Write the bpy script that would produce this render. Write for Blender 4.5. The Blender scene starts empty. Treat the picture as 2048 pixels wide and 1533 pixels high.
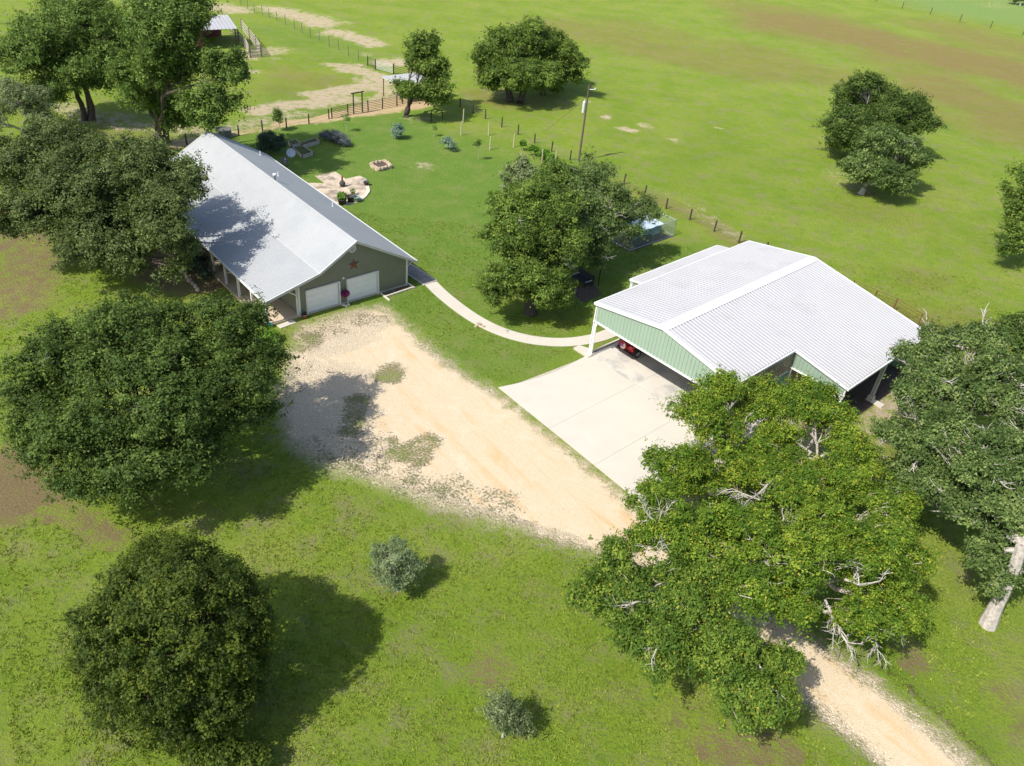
import bpy, math, random
import numpy as np
from mathutils import Vector
R = math.radians
SC = bpy.context.scene
COL = SC.collection

# ---------------------------------------------------------------- camera, sky, sun, exposure
cam_d = bpy.data.cameras.new('camera')
cam = bpy.data.objects.new('camera', cam_d)
COL.objects.link(cam)
cam_d.sensor_width = 36.0
cam_d.lens = 36.0 * 1557.50 / 2048.0
cam_d.clip_start = 0.5
cam_d.clip_end = 8000
cam.location = (0, 0, 33.00)
from mathutils import Matrix
_f, _r, _u = Vector((0.000000, 0.814237, -0.580532)), Vector((0.994477, 0.060927, 0.085454)), Vector((-0.104950, 0.577326, 0.809741))
cam.rotation_euler = Matrix((_r, _u, -_f)).transposed().to_euler()
SC.camera = cam

SUN_DIR = Vector((0.63, 0.57, -1.0)).normalized()      # the way light travels
SUN_EL = math.asin(-SUN_DIR.z)
w = bpy.data.worlds.new('World')
SC.world = w
w.use_nodes = True
nt = w.node_tree
sky = nt.nodes.new('ShaderNodeTexSky')
sky.sky_type = 'NISHITA'
sky.sun_disc = False
sky.sun_elevation = SUN_EL
sky.sun_rotation = math.atan2(-SUN_DIR.x, -SUN_DIR.y)
sky.dust_density = 1.5
bg = nt.nodes['Background']
bg.inputs[1].default_value = 0.15
nt.links.new(sky.outputs[0], bg.inputs[0])
sun_d = bpy.data.lights.new('sun', 'SUN')
sun_d.energy = 4.8
sun_d.angle = R(0.53)
sun_d.color = (1.0, 0.95, 0.87)
sun = bpy.data.objects.new('sun', sun_d)
sun.rotation_euler = SUN_DIR.to_track_quat('-Z', 'Y').to_euler()
sun.location = (-40, -30, 60)
COL.objects.link(sun)
vs = SC.view_settings
vs.view_transform = 'Standard'
vs.look = 'None'
vs.exposure = 0.25
vs.gamma = 1.0
vs.use_curve_mapping = False
SC.render.engine = 'CYCLES'
SC.cycles.max_bounces = 6
SC.cycles.diffuse_bounces = 3
SC.cycles.transmission_bounces = 3
SC.cycles.transparent_max_bounces = 6

# ---------------------------------------------------------------- node helpers
class NT:
    def __init__(s, tree): s.t = tree
    def n(s, typ, **k):
        nd = s.t.nodes.new(typ)
        for a, v in k.items():
            if a == 'inp':
                for kk, vv in v.items(): s.put(nd, kk, vv)
            else: setattr(nd, a, v)
        return nd
    def put(s, nd, key, v):
        sock = nd.inputs[key]
        if hasattr(v, 'links') and hasattr(v, 'is_output'): s.t.links.new(v, sock)
        elif hasattr(v, 'outputs'): s.t.links.new(v.outputs[0], sock)
        else:
            if sock.type == 'RGBA' and len(v) == 3: v = (*v, 1)
            sock.default_value = v
    def noise(s, vec, scale, detail=3, rough=.55, dist=0):
        nd = s.n('ShaderNodeTexNoise', inp={'Vector': vec, 'Scale': scale, 'Detail': detail, 'Roughness': rough, 'Distortion': dist})
        return nd.outputs['Fac']
    def ramp(s, fac, stops, interp='LINEAR'):
        nd = s.n('ShaderNodeValToRGB', inp={'Fac': fac})
        cr = nd.color_ramp
        cr.interpolation = interp
        while len(cr.elements) < len(stops): cr.elements.new(.5)
        for e, (p, c) in zip(cr.elements, stops):
            e.position = p
            e.color = (c, c, c, 1) if isinstance(c, (int, float)) else (*c, 1)
        return nd.outputs['Color']
    def step(s, fac, lo, hi):
        nd = s.n('ShaderNodeMapRange', inp={0: fac, 1: lo, 2: hi, 3: 0., 4: 1.})
        nd.interpolation_type = 'SMOOTHSTEP'
        return nd.outputs[0]
    def math(s, op, a, b=0., c=0.):
        nd = s.n('ShaderNodeMath', operation=op)
        s.put(nd, 0, a); s.put(nd, 1, b)
        if op == 'MULTIPLY_ADD': s.put(nd, 2, c)
        return nd.outputs[0]
    def mix(s, fac, a, b, blend='MIX'):
        nd = s.n('ShaderNodeMix', data_type='RGBA', blend_type=blend, clamp_factor=True)
        s.put(nd, 0, fac); s.put(nd, 6, a); s.put(nd, 7, b)
        return nd.outputs[2]
    def attr(s, name):
        return s.n('ShaderNodeAttribute', attribute_name=name).outputs['Fac']

def new_mat(name):
    m = bpy.data.materials.new(name)
    m.use_nodes = True
    t = NT(m.node_tree)
    b = m.node_tree.nodes['Principled BSDF']
    return m, t, b

def mat(name, col, rough=.7, metal=0., var=.12, scale=3., bump=0., bscale=30., spec=.4, dirt=None, dscale=.8, dlo=.55, dhi=.8):
    """plain procedural surface: base colour with soft noise variation, optional stains and fine relief"""
    m, t, b = new_mat(name)
    pos = t.n('ShaderNodeNewGeometry').outputs['Position']
    nz = t.noise(pos, scale, 4)
    lo = tuple(c * (1 - var) for c in col)
    hi = tuple(min(1, c * (1 + var)) for c in col)
    c = t.ramp(nz, [(.3, lo), (.7, hi)])
    if dirt:
        d = t.noise(pos, dscale, 5, .65)
        c = t.mix(t.step(d, dlo, dhi), c, dirt)
    t.put(b, 'Base Color', c)
    b.inputs['Roughness'].default_value = rough
    b.inputs['Metallic'].default_value = metal
    b.inputs['Specular IOR Level'].default_value = spec
    if bump:
        bp = t.n('ShaderNodeBump', inp={'Strength': bump, 'Distance': .02, 'Height': t.noise(pos, bscale, 4)})
        t.put(b, 'Normal', bp)
    return m

# ---------------------------------------------------------------- mesh helpers
def tag(o, label=None, cat=None, group=None, kind=None):
    if label: o['label'] = label
    if cat: o['category'] = cat
    if group: o['group'] = group
    if kind: o['kind'] = kind
    return o

GROUPS = {'live_oak': 'live oaks around the farmyard and pasture', 'pecan_tree': 'tall pecans behind the farmhouse', 'raised_bed': 'grey timber raised beds', 'satellite_dish': 'satellite dishes behind the farmhouse',
          'planter_barrel': 'half barrel planters on the patio', 'patio_pot': 'small pots on the patio', 'young_tree': 'young saplings on the back lawn', 'sage_bush': 'blue green shrubs on the back lawn',
          'wire_fence': 'wire fences of short dark posts', 'stake_fence': 'far stake fences', 'panel_fence': 'dark panel fences at the corral', 'garden_stone': 'loose stones on the lawn'}
def empty(name, loc, label, cat, group=None):
    group = group or (GROUPS.get(name) if label else None)
    o = bpy.data.objects.new(name, None)
    o.location = loc if len(loc) == 3 else (*loc, 0)
    o.empty_display_size = .3
    COL.objects.link(o)
    return tag(o, label, cat, group)

def link_mesh(name, me, material=None, parent=None, loc=None):
    o = bpy.data.objects.new(name, me)
    COL.objects.link(o)
    if material is not None and not me.materials: me.materials.append(material)
    if parent is not None: o.parent = parent
    if loc is not None: o.location = loc
    return o

def world_loc(o):
    v = Vector((0, 0, 0))
    while o is not None:
        v = v + o.location
        o = o.parent
    return v

class MB:
    """collects vertices and faces in world coordinates, builds one mesh object"""
    def __init__(s): s.v = []; s.f = []
    def add(s, vs_, fs):
        k = len(s.v)
        s.v += [tuple(v) for v in vs_]
        s.f += [tuple(i + k for i in f) for f in fs]
        return s
    def quad(s, a, b, c, d): return s.add([a, b, c, d], [(0, 1, 2, 3)])
    def box(s, c, size, yaw=0.):
        cx, cy, cz = c; x, y, z = (q / 2 for q in size)
        cs, sn = math.cos(yaw), math.sin(yaw)
        vv = []
        for dz in (-z, z):
            for dx, dy in ((-x, -y), (x, -y), (x, y), (-x, y)):
                vv.append((cx + cs * dx - sn * dy, cy + sn * dx + cs * dy, cz + dz))
        return s.add(vv, [(3, 2, 1, 0), (4, 5, 6, 7), (0, 1, 5, 4), (1, 2, 6, 5), (2, 3, 7, 6), (3, 0, 4, 7)])
    def beam(s, a, b, w_, h, up=(0, 0, 1)):
        a, b = Vector(a), Vector(b)
        d = (b - a).normalized()
        up = Vector(up)
        if abs(d.dot(up)) > .98: up = Vector((1, 0, 0))
        x = d.cross(up).normalized(); y = x.cross(d)
        vv = []
        for p in (a, b):
            for sx, sy in ((-1, -1), (1, -1), (1, 1), (-1, 1)):
                vv.append(p + x * (sx * w_ / 2) + y * (sy * h / 2))
        return s.add(vv, [(0, 1, 2, 3), (7, 6, 5, 4), (0, 4, 5, 1), (1, 5, 6, 2), (2, 6, 7, 3), (3, 7, 4, 0)])
    def tube(s, pts, rad, n=6, cap=True):
        pts = [Vector(p) for p in pts]
        if not isinstance(rad, (list, tuple)): rad = [rad] * len(pts)
        vv, ff = [], []
        for i, p in enumerate(pts):
            d = (pts[min(i + 1, len(pts) - 1)] - pts[max(i - 1, 0)]).normalized()
            up = Vector((0, 0, 1)) if abs(d.z) < .95 else Vector((1, 0, 0))
            x = d.cross(up).normalized(); y = x.cross(d)
            for k in range(n):
                t_ = 2 * math.pi * k / n
                vv.append(p + x * (rad[i] * math.cos(t_)) + y * (rad[i] * math.sin(t_)))
        for i in range(len(pts) - 1):
            for k in range(n):
                a, b = i * n + k, i * n + (k + 1) % n
                ff.append((a, b, b + n, a + n))
        if cap:
            ff.append(tuple(range(n - 1, -1, -1)))
            ff.append(tuple((len(pts) - 1) * n + k for k in range(n)))
        return s.add(vv, ff)
    def lathe(s, c, prof, n=16):
        vv, ff = [], []
        for r_, z in prof:
            for k in range(n):
                t_ = 2 * math.pi * k / n
                vv.append((c[0] + r_ * math.cos(t_), c[1] + r_ * math.sin(t_), c[2] + z))
        for i in range(len(prof) - 1):
            for k in range(n):
                a, b = i * n + k, i * n + (k + 1) % n
                ff.append((a, b, b + n, a + n))
        ff.append(tuple(range(n - 1, -1, -1)))
        ff.append(tuple((len(prof) - 1) * n + k for k in range(n)))
        return s.add(vv, ff)
    def prism(s, poly, z0, z1):
        n = len(poly)
        vv = [(p[0], p[1], z0) for p in poly] + [(p[0], p[1], z1) for p in poly]
        ff = [tuple(range(n - 1, -1, -1)), tuple(range(n, 2 * n))]
        ff += [(i, (i + 1) % n, n + (i + 1) % n, n + i) for i in range(n)]
        return s.add(vv, ff)
    def build(s, name, material, parent=None, smooth=False, origin=None):
        o3 = world_loc(parent) if parent is not None else Vector((0, 0, 0))
        loc = None
        if parent is None and origin is not None:
            o3 = Vector(origin if len(origin) == 3 else (*origin, 0)); loc = o3
        me = bpy.data.meshes.new(name)
        me.from_pydata([(v[0] - o3.x, v[1] - o3.y, v[2] - o3.z) for v in s.v], [], s.f)
        if smooth: me.shade_smooth()
        return link_mesh(name, me, material, parent, loc)

def np_mesh(name, verts, quads, attrs=None, smooth=False):
    me = bpy.data.meshes.new(name)
    nv, nq = len(verts), len(quads)
    k = quads.shape[1]
    me.vertices.add(nv)
    me.vertices.foreach_set('co', np.ascontiguousarray(verts, np.float32).ravel())
    me.loops.add(nq * k)
    me.loops.foreach_set('vertex_index', np.ascontiguousarray(quads, np.int32).ravel())
    me.polygons.add(nq)
    me.polygons.foreach_set('loop_start', np.arange(0, nq * k, k, dtype=np.int32))
    me.update(calc_edges=True)
    for an, av in (attrs or {}).items():
        at = me.attributes.new(an, 'FLOAT', 'POINT')
        at.data.foreach_set('value', np.ascontiguousarray(av, np.float32))
    if smooth: me.shade_smooth()
    return me

def copy_part(o, parent=None, loc=None, yaw=None):
    c = o.copy()
    COL.objects.link(c)
    if parent is not None: c.parent = parent
    if loc is not None: c.location = loc
    if yaw is not None: c.rotation_euler = (0, 0, yaw)
    return c

# ---------------------------------------------------------------- ground fields (bare patches, dry bands, lawn) as strokes with real radii
def seg_dist(X, Y, pts):
    d = np.full(X.shape, 1e9)
    if len(pts) == 1:
        return np.hypot(X - pts[0][0], Y - pts[0][1])
    for (x0, y0), (x1, y1) in zip(pts[:-1], pts[1:]):
        dx, dy = x1 - x0, y1 - y0
        L2 = dx * dx + dy * dy + 1e-9
        t_ = np.clip(((X - x0) * dx + (Y - y0) * dy) / L2, 0, 1)
        d = np.minimum(d, np.hypot(X - x0 - t_ * dx, Y - y0 - t_ * dy))
    return d

def poly_sd(X, Y, poly):
    """signed distance, positive inside"""
    d = seg_dist(X, Y, list(poly) + [poly[0]])
    ins = np.zeros(X.shape, bool)
    n = len(poly)
    for i in range(n):
        x0, y0 = poly[i]; x1, y1 = poly[(i + 1) % n]
        c = ((y0 > Y) != (y1 > Y)) & (X < (x1 - x0) * (Y - y0) / (y1 - y0 + 1e-12) + x0)
        ins ^= c
    return np.where(ins, d, -d)

FIELDS = {
 'sand': [  # pale sandy bare ground: (points, radius, strength)
  ([(-36.39, 101.14), (-33.44, 104.48), (-30.16, 107.35), (-27.26, 109.64)], 2.21, 0.88), ([(-31.05, 110.73), (-27.71, 114.61), (-25.11, 117.80)], 2.55, 0.88),
  ([(-31.07, 125.70), (-26.33, 123.68), (-23.74, 120.32)], 2.21, 0.88), ([(-33.70, 126.81), (-29.60, 127.92)], 1.53, 0.70), ([(-25.60, 131.94), (-23.70, 132.77)], 2.72, 0.88), ([(-26.18, 119.34), (-21.38, 115.72), (-22.47, 110.19), (-23.62, 107.35)], 2.55, 0.79),
  ([(-62.99, 159.14), (-59.84, 158.36)], 3.82, 0.84), ([(-52.22, 161.60), (-47.62, 159.09), (-42.70, 155.00)], 3.91, 0.88), ([(-55.69, 163.30), (-54.01, 162.67)], 2.55, 0.70), ([(-47.27, 161.28), (-46.18, 160.87)], 2.12, 0.79), ([(-42.47, 157.00)], 1.87, 0.62),
  ([(-38.24, 148.37), (-35.29, 147.31), (-30.39, 143.20)], 2.89, 0.88), ([(-38.72, 158.03)], 1.70, 0.62), ([(-29.60, 135.36)], 1.36, 0.53), ([(-40.42, 153.42)], 1.36, 0.53), ([(-31.15, 146.84)], 1.27, 0.53),
  ([(-46.85, 128.30), (-44.06, 131.65)], 2.55, 0.70), ([(-45.76, 125.78)], 1.70, 0.70), ([(-43.26, 118.75)], 1.36, 0.70), ([(-42.57, 126.86)], 1.19, 0.53),
  ([(-37.13, 93.95), (-34.68, 97.85), (-31.29, 101.63)], 1.70, 0.62), ([(-49.77, 90.63), (-44.91, 91.90), (-41.02, 91.27)], 2.21, 0.62), ([(-58.52, 94.68), (-53.85, 91.59), (-51.51, 93.01)], 2.21, 0.62),
  ([(9.53, 114.40)], 1.02, 0.79), ([(11.81, 109.85), (12.76, 109.27)], 1.10, 0.88), ([(14.62, 112.62), (15.29, 112.16)], 0.94, 0.70), ([(18.69, 107.33)], 1.36, 0.48), ([(13.83, 100.53)], 0.68, 0.44), ([(25.87, 115.05)], 0.77, 0.62),
  ([(142.88, 279.71), (145.59, 280.40)], 4.25, 0.88), ([(135.50, 272.08)], 3.40, 0.44), ([(-14.71, 105.23), (-17.20, 103.92)], 1.19, 0.48), ([(-12.83, 87.72)], 1.36, 0.62),
  ([(42.09, 114.93)], 2.04, 0.31), ([(39.34, 95.71), (38.88, 100.81)], 2.21, 0.37), ([(-6.34, 120.13)], 2.55, 0.44), ([(-10.29, 114.69)], 2.12, 0.35), ([(-60.21, 109.73)], 2.55, 0.62),
  ([(20.52, 43.71), (18.68, 41.78), (20.69, 41.58)], 2.04, 0.70), ([(24.41, 44.93), (27.10, 46.55), (30.48, 50.91)], 1.36, 0.70), ([(22.89, 40.91), (25.37, 43.41)], 1.44, 0.62), ([(9.91, 33.05), (11.07, 35.32)], 1.70, 0.62), ([(20.72, 39.08)], 1.53, 0.44),
  ([(18.25, 83.04), (20.50, 79.56), (21.63, 76.66)], 1.36, 0.40), ([(13.67, 88.48), (16.35, 86.16)], 1.02, 0.26)],
 'ora': [([(-27.25, 101.29), (-25.21, 103.78), (-22.35, 106.17), (-19.47, 109.10), (-16.38, 111.70)], 1.7, 1), ([(-23.93, 105.60), (-19.79, 110.93), (-18.18, 114.06)], 2.2, .9), ([(-32.49, 96.94), (-30.40, 98.49), (-27.95, 100.19)], 1.3, .9), ([(-36.34, 91.69), (-33.67, 94.72), (-32.26, 96.20)], 1.0, .7), ([(-41.53, 85.99), (-40.24, 87.82)], 1.6, .8)],
 'dry': [  # brown dry grass
  ([(3.18, 174.36), (13.25, 167.36), (22.64, 160.83), (34.43, 156.04), (39.80, 154.54)], 9, .55), ([(59.19, 208.90), (70.01, 199.97), (80.63, 187.12), (99.13, 175.31)], 16, 1), ([(53.21, 221.78), (67.23, 216.25)], 12, .6), ([(75.91, 158.30), (77.07, 145.44), (79.85, 134.90)], 10, .8), ([(102.24, 221.86), (112.99, 204.37)], 12, .7),
  ([(40.66, 169.00), (48.13, 158.04), (56.53, 154.13)], 9, .5), ([(16.20, 183.65), (26.25, 175.99)], 7, .4), ([(66.15, 135.63), (71.73, 125.77)], 5, .45), ([(-37.05, 119.27), (-31.97, 117.03)], 4, .45), ([(-36.81, 111.09)], 4, .3), ([(-9.25, 119.02), (-5.33, 116.53)], 3, .5), ([(29.79, 63.21), (41.13, 62.01)], 3.5, .4), ([(37.09, 88.03), (42.43, 86.54)], 4, .25),
  ([(10.12, 88.26), (15.02, 84.32), (19.94, 79.41), (22.69, 73.93)], 1.6, .5), ([(39.61, 71.20)], 3, .35)],
 'lawn': [([(-22.50, 92.08), (-11.97, 86.67)], 15, 1), ([(-15.27, 74.16), (-7.41, 68.92)], 10, 1), ([(-12.53, 86.50), (-3.18, 77.36)], 9, 1), ([(-1.19, 50.53), (-5.75, 55.76), (-9.24, 56.70)], 5, .8), ([(-27.60, 88.66), (-20.17, 98.66)], 9, 1), ([(7.01, 63.91), (12.05, 69.17)], 7, .8), ([(-47.54, 146.27), (-32.24, 134.17)], 6, .5), ([(-41.88, 138.92), (-35.62, 134.42)], 4, .5)],
 'soil': [ # bare brown earth
  ([(-24.78, 29.59), (-22.33, 29.17), (-20.62, 27.93)], 1.2, .7), ([(-29.90, 66.71), (-32.49, 62.77), (-28.64, 57.75), (-35.78, 63.02)], 4.2, 1), ([(-30.20, 57.39), (-26.82, 56.35)], 2.6, .9), ([(-20.97, 25.46)], .8, .3), ([(-0.06, 22.14), (1.11, 22.56), (-0.16, 23.24)], .9, .6), ([(1.01, 20.70)], 1.1, .5),
  ([(-1.66, 18.24), (-1.19, 19.70)], .8, .45), ([(12.55, 20.27), (10.61, 19.58), (13.86, 19.94)], 1.2, .7), ([(12.80, 24.24), (8.93, 20.85)], .9, .5), ([(21.99, 25.34), (21.90, 26.53)], 1.0, .7), ([(26.19, 23.86), (26.25, 22.54)], 1.4, .6), ([(30.62, 34.77), (31.30, 36.99), (29.02, 38.46)], 2.2, .6), ([(-4.96, 26.61)], .55, .7), ([(2.02, 19.22)], .6, .5),
  ([(41.12, 95.37), (41.00, 97.02)], 2.6, .6), ([(-1.76, 119.16), (1.98, 119.23)], 4, .55), ([(9.84, 73.16), (12.49, 74.41)], 2.6, .5), ([(0.64, 62.48), (3.80, 63.19)], 4, .45), ([(-28.61, 32.31), (-27.06, 30.65)], 2.6, 1), ([(27.46, 31.62)], 1.2, .4), ([(-26.38, 30.96)], 1.5, .6), ([(-19.93, 28.76)], 1.0, .35),
  ([(-49.50, 88.81), (-46.26, 90.85)], 4, .6), ([(-48.54, 65.35), (-41.29, 56.68), (-39.20, 50.29)], 3.4, .75), ([(-46.01, 62.61)], 4, .5), ([(15.44, 35.53), (18.88, 36.93), (13.97, 38.04)], 2.6, .5), ([(-16.26, 50.10), (-17.35, 49.88)], 1.0, .5), ([(26.67, 43.08), (24.23, 37.74)], 2, .55)],
 'lush': [([(17.71, 26.63), (19.88, 25.98), (21.19, 25.25)], 1.2, 1), ([(20.71, 24.61), (22.32, 22.88), (23.67, 21.50)], .9, .7), ([(-1.31, 20.68), (0.68, 25.11), (-4.06, 23.05)], 2.5, .35), ([(19.99, 29.91), (23.53, 30.38)], 1.5, .4), ([(-22.53, 23.66), (-19.44, 19.84)], 2.0, .35), ([(3.30, 22.54), (5.27, 24.19)], 1.5, .3), ([(14.02, 92.65), (27.66, 100.23), (21.69, 104.17)], 7, .4), ([(-2.07, 33.79), (-6.16, 31.53)], 1.2, .3)],
 'green2': [([(120.54, 267.70), (136.12, 252.85)], 17, 1), ([(157.52, 280.30), (176.76, 259.46)], 30, 1), ([(100.27, 271.25), (127.45, 284.98)], 8, 1)],
 'ditch': [([(23.82, 20.24), (22.50, 22.12), (21.19, 23.83), (20.33, 25.00)], .38, .5)],
 'track': [([(20.38, 94.51), (29.91, 95.56), (40.74, 100.45)], .0, 0)],
}
def smooth01(t_): t_ = np.clip(t_, 0, 1); return t_ * t_ * (3 - 2 * t_)
def wob(X, Y, s, ph):
    return (np.sin(X * s + 1.3 * np.sin(Y * s * .7 + ph)) + np.sin(Y * s * 1.21 + 1.1 * np.sin(X * s * .83 + ph * 2)) + .6 * np.sin((X + Y) * s * 1.9 + ph) + .6 * np.sin((X - Y) * s * 2.3 - ph)) / 3.2
def fields_at(X, Y):
    out = {}
    for k, strokes in FIELDS.items():
        f = np.zeros(X.shape)
        for i, (pts, r_, st) in enumerate(strokes):
            if r_ <= 0: continue
            rr = r_ * (1 + .35 * wob(X, Y, 2.2 / max(r_, .8), i * 1.7))
            f = np.maximum(f, st * smooth01(1.5 - seg_dist(X, Y, pts) / rr))
        out[k] = f
    return out

def grass_color(t, pos):
    """pasture and lawn colour at a point, with bare patches from the mesh fields"""
    n1 = t.noise(pos, .13, 4, .6)
    n2 = t.noise(pos, 1.0, 5, .68)
    n3 = t.noise(pos, 6., 4, .72)
    n4 = t.noise(pos, 22., 3, .75)
    mp = t.n('ShaderNodeMapping', vector_type='TEXTURE', inp={'Vector': pos, 'Rotation': (0, 0, R(-24)), 'Scale': (14., 1.7, 1)})
    n5 = t.noise(mp, 1.6, 5, .62)
    n6 = t.noise(pos, .42, 5, .7)
    col = t.ramp(n1, [(.3, (0.175, 0.281, 0.019)), (.5, (0.233, 0.326, 0.032)), (.7, (0.296, 0.346, 0.059))])
    col = t.mix(t.math('MULTIPLY', t.step(n6, .48, .68), .45), col, (0.306, 0.316, 0.081))
    col = t.mix(t.math('MULTIPLY', t.step(n2, .46, .72), .5), col, (0.116, 0.233, 0.016))
    col = t.mix(t.math('MULTIPLY', t.step(n5, .5, .72), .45), col, (0.320, 0.326, 0.095))
    lawn = t.attr('lawn')
    col = t.mix(t.math('MULTIPLY', lawn, .8), col, t.ramp(n6, [(.3, (0.109, 0.228, 0.035)), (.55, (0.153, 0.260, 0.043)), (.75, (0.218, 0.284, 0.062))]))
    col = t.mix(t.math('MULTIPLY', t.attr('green2'), .9), col, t.ramp(n2, [(.3, (0.19, 0.31, 0.075)), (.7, (0.235, 0.345, 0.10))]))
    d = t.math('MULTIPLY', t.attr('dry'), t.math('MULTIPLY', t.step(t.math('ADD', n5, t.math('MULTIPLY', t.math('ADD', n2, n3), .5)), .50, 1.25), 1.25))
    col = t.mix(d, col, t.ramp(n3, [(.3, (0.235, 0.155, 0.058)), (.7, (0.31, 0.24, 0.085))]))
    col = t.mix(t.math('MULTIPLY', t.attr('lush'), .8), col, (0.163, 0.264, 0.019))
    # tufts: light and dark blades at several scales, dead thatch between them
    col = t.mix(t.math('MULTIPLY', t.step(n3, .47, .64), .5), col, (0.057, 0.120, 0.019))
    col = t.mix(t.math('MULTIPLY', t.step(n4, .50, .68), .45), col, (0.335, 0.395, 0.074))
    n7 = t.noise(pos, 11., 4, .8)
    col = t.mix(t.math('MULTIPLY', t.step(n7, .54, .63), .5), col, t.ramp(n6, [(.35, (0.081, 0.100, 0.027)), (.6, (0.220, 0.160, 0.128))]))
    thatch = t.math('MULTIPLY', t.step(t.math('ADD', t.math('MULTIPLY', n6, .6), t.math('MULTIPLY', n3, .5)), .54, .70), t.math('SUBTRACT', .52, t.math('MULTIPLY', lawn, .36)))
    col = t.mix(thatch, col, (0.269, 0.212, 0.158))
    # bare ground
    def bare(attr, lo, hi, ca, cb, amp=.9, mx=1.):
        nonlocal col
        a = t.math('ADD', t.attr(attr), t.math('MULTIPLY', t.math('SUBTRACT', t.math('ADD', t.math('ADD', n2, n3), n7), 1.5), amp))
        msk = t.math('MULTIPLY', t.math('MULTIPLY', t.step(a, lo, hi), mx), t.step(t.attr(attr), .02, .15))
        col = t.mix(msk, col, t.ramp(n3, [(.3, ca), (.7, cb)]))
    bare('soil', .42, .85, (.19, .125, .07), (.30, .21, .125), 1.5, .88)
    bare('sand', .50, .78, (.50, .385, .265), (.60, .48, .34), 2.3)
    bare('ora', .42, .75, (.56, .40, .22), (.62, .47, .28), 1.8)
    bare('ditch', .35, .6, (.06, .075, .015), (.12, .115, .03))
    h = t.math('ADD', t.math('MULTIPLY', n3, .6), t.math('MULTIPLY', n4, .5))
    return col, h, n2, n3, n4

def ground_mat():
    m, t, b = new_mat('pasture grass')
    pos = t.n('ShaderNodeNewGeometry').outputs['Position']
    col, h, *_ = grass_color(t, pos)
    t.put(b, 'Base Color', col)
    b.inputs['Roughness'].default_value = .95
    b.inputs['Specular IOR Level'].default_value = .1
    bp = t.n('ShaderNodeBump', inp={'Strength': 1.0, 'Distance': .22, 'Height': h})
    t.put(b, 'Normal', bp)
    return m

def gravel_mat():
    m, t, b = new_mat('crushed limestone')
    pos = t.n('ShaderNodeNewGeometry').outputs['Position']
    gcol, gh, n2, n3, n4 = grass_color(t, pos)
    st = t.n('ShaderNodeTexVoronoi', inp={'Vector': pos, 'Scale': 15.})
    st2 = t.n('ShaderNodeTexVoronoi', inp={'Vector': pos, 'Scale': 30.})
    grey = t.ramp(t.n('ShaderNodeSeparateColor', inp={0: st.outputs['Color']}).outputs[0], [(0, (.54, .43, .29)), (.35, (.60, .49, .34)), (.8, (.645, .54, .385)), (1, (.69, .595, .45))])
    fine = t.ramp(t.n('ShaderNodeSeparateColor', inp={0: st2.outputs['Color']}).outputs[0], [(0, (.57, .45, .29)), (.5, (.63, .51, .345)), (1, (.68, .57, .405))])
    mp = t.n('ShaderNodeMapping', vector_type='TEXTURE', inp={'Vector': pos, 'Rotation': (0, 0, R(-50)), 'Scale': (7., 1.1, 1)})
    n5 = t.noise(mp, 1.1, 5, .6)
    fine = t.mix(t.math('MULTIPLY', t.step(n5, .48, .72), t.math('MULTIPLY', t.attr('wheel'), .95)), fine, (.62, .42, .215))
    n8 = t.noise(pos, .5, 5, .7)
    fine = t.mix(t.math('MULTIPLY', t.step(n8, .5, .68), .5), fine, (.70, .60, .46))
    fine = t.mix(t.math('MULTIPLY', t.step(n3, .55, .72), .22), fine, (.42, .32, .2))
    cov = t.step(t.math('ADD', t.attr('stony'), t.math('MULTIPLY', t.math('SUBTRACT', n2, .5), 1.2)), .3, .7)
    gr = t.mix(cov, fine, grey)
    gr = t.mix(t.math('MULTIPLY', t.step(t.noise(pos, 14., 4, .8), .56, .68), t.math('MULTIPLY_ADD', cov, .14, .06)), gr, (.40, .33, .23))
    e = t.math('ADD', t.attr('edge'), t.math('ADD', t.math('MULTIPLY', t.math('SUBTRACT', n2, .5), 3.0), t.math('MULTIPLY', t.math('SUBTRACT', n3, .5), 2.8)))
    wd = t.math('ADD', t.attr('weed'), t.math('ADD', t.math('MULTIPLY', t.math('SUBTRACT', n2, .5), 1.6), t.math('MULTIPLY', t.math('SUBTRACT', n3, .5), 2.4)))
    g = t.math('MULTIPLY', t.step(e, -.8, .9), t.math('SUBTRACT', 1., t.math('MULTIPLY', t.math('MULTIPLY', t.step(wd, .4, 1.15), .85), t.step(t.attr('weed'), .02, .2))))
    t.put(b, 'Base Color', t.mix(g, gcol, gr))
    b.inputs['Roughness'].default_value = .95
    b.inputs['Specular IOR Level'].default_value = .15
    hg = t.math('ADD', t.math('MULTIPLY', st.outputs['Distance'], t.math('MULTIPLY', cov, -.28)), t.math('MULTIPLY', st2.outputs['Distance'], -.1))
    hh = t.n('ShaderNodeMix', data_type='FLOAT', inp={0: g, 2: gh, 3: hg}).outputs[0]
    bp = t.n('ShaderNodeBump', inp={'Strength': 1.0, 'Distance': .22, 'Height': hh})
    t.put(b, 'Normal', bp)
    return m

def grid_mesh(name, xs, ys, z, keep=None, extra=None):
    X, Y = np.meshgrid(xs, ys)
    X, Y = X.ravel(), Y.ravel()
    nx, ny = len(xs), len(ys)
    i = (np.arange(ny - 1)[:, None] * nx + np.arange(nx - 1)[None, :]).ravel()
    q = np.stack([i, i + 1, i + nx + 1, i + nx], 1)
    Z = z(X, Y) if callable(z) else np.full(X.shape, float(z))
    if keep is not None:
        k = keep(X, Y)
        q = q[k[q].any(1)]
        used = np.unique(q)
        remap = np.full(len(X), -1); remap[used] = np.arange(len(used))
        q = remap[q]; X, Y, Z = X[used], Y[used], Z[used]
    at = fields_at(X, Y)
    if extra: at.update(extra(X, Y))
    return np_mesh(name, np.stack([X, Y, Z], 1), q, at, True)

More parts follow.
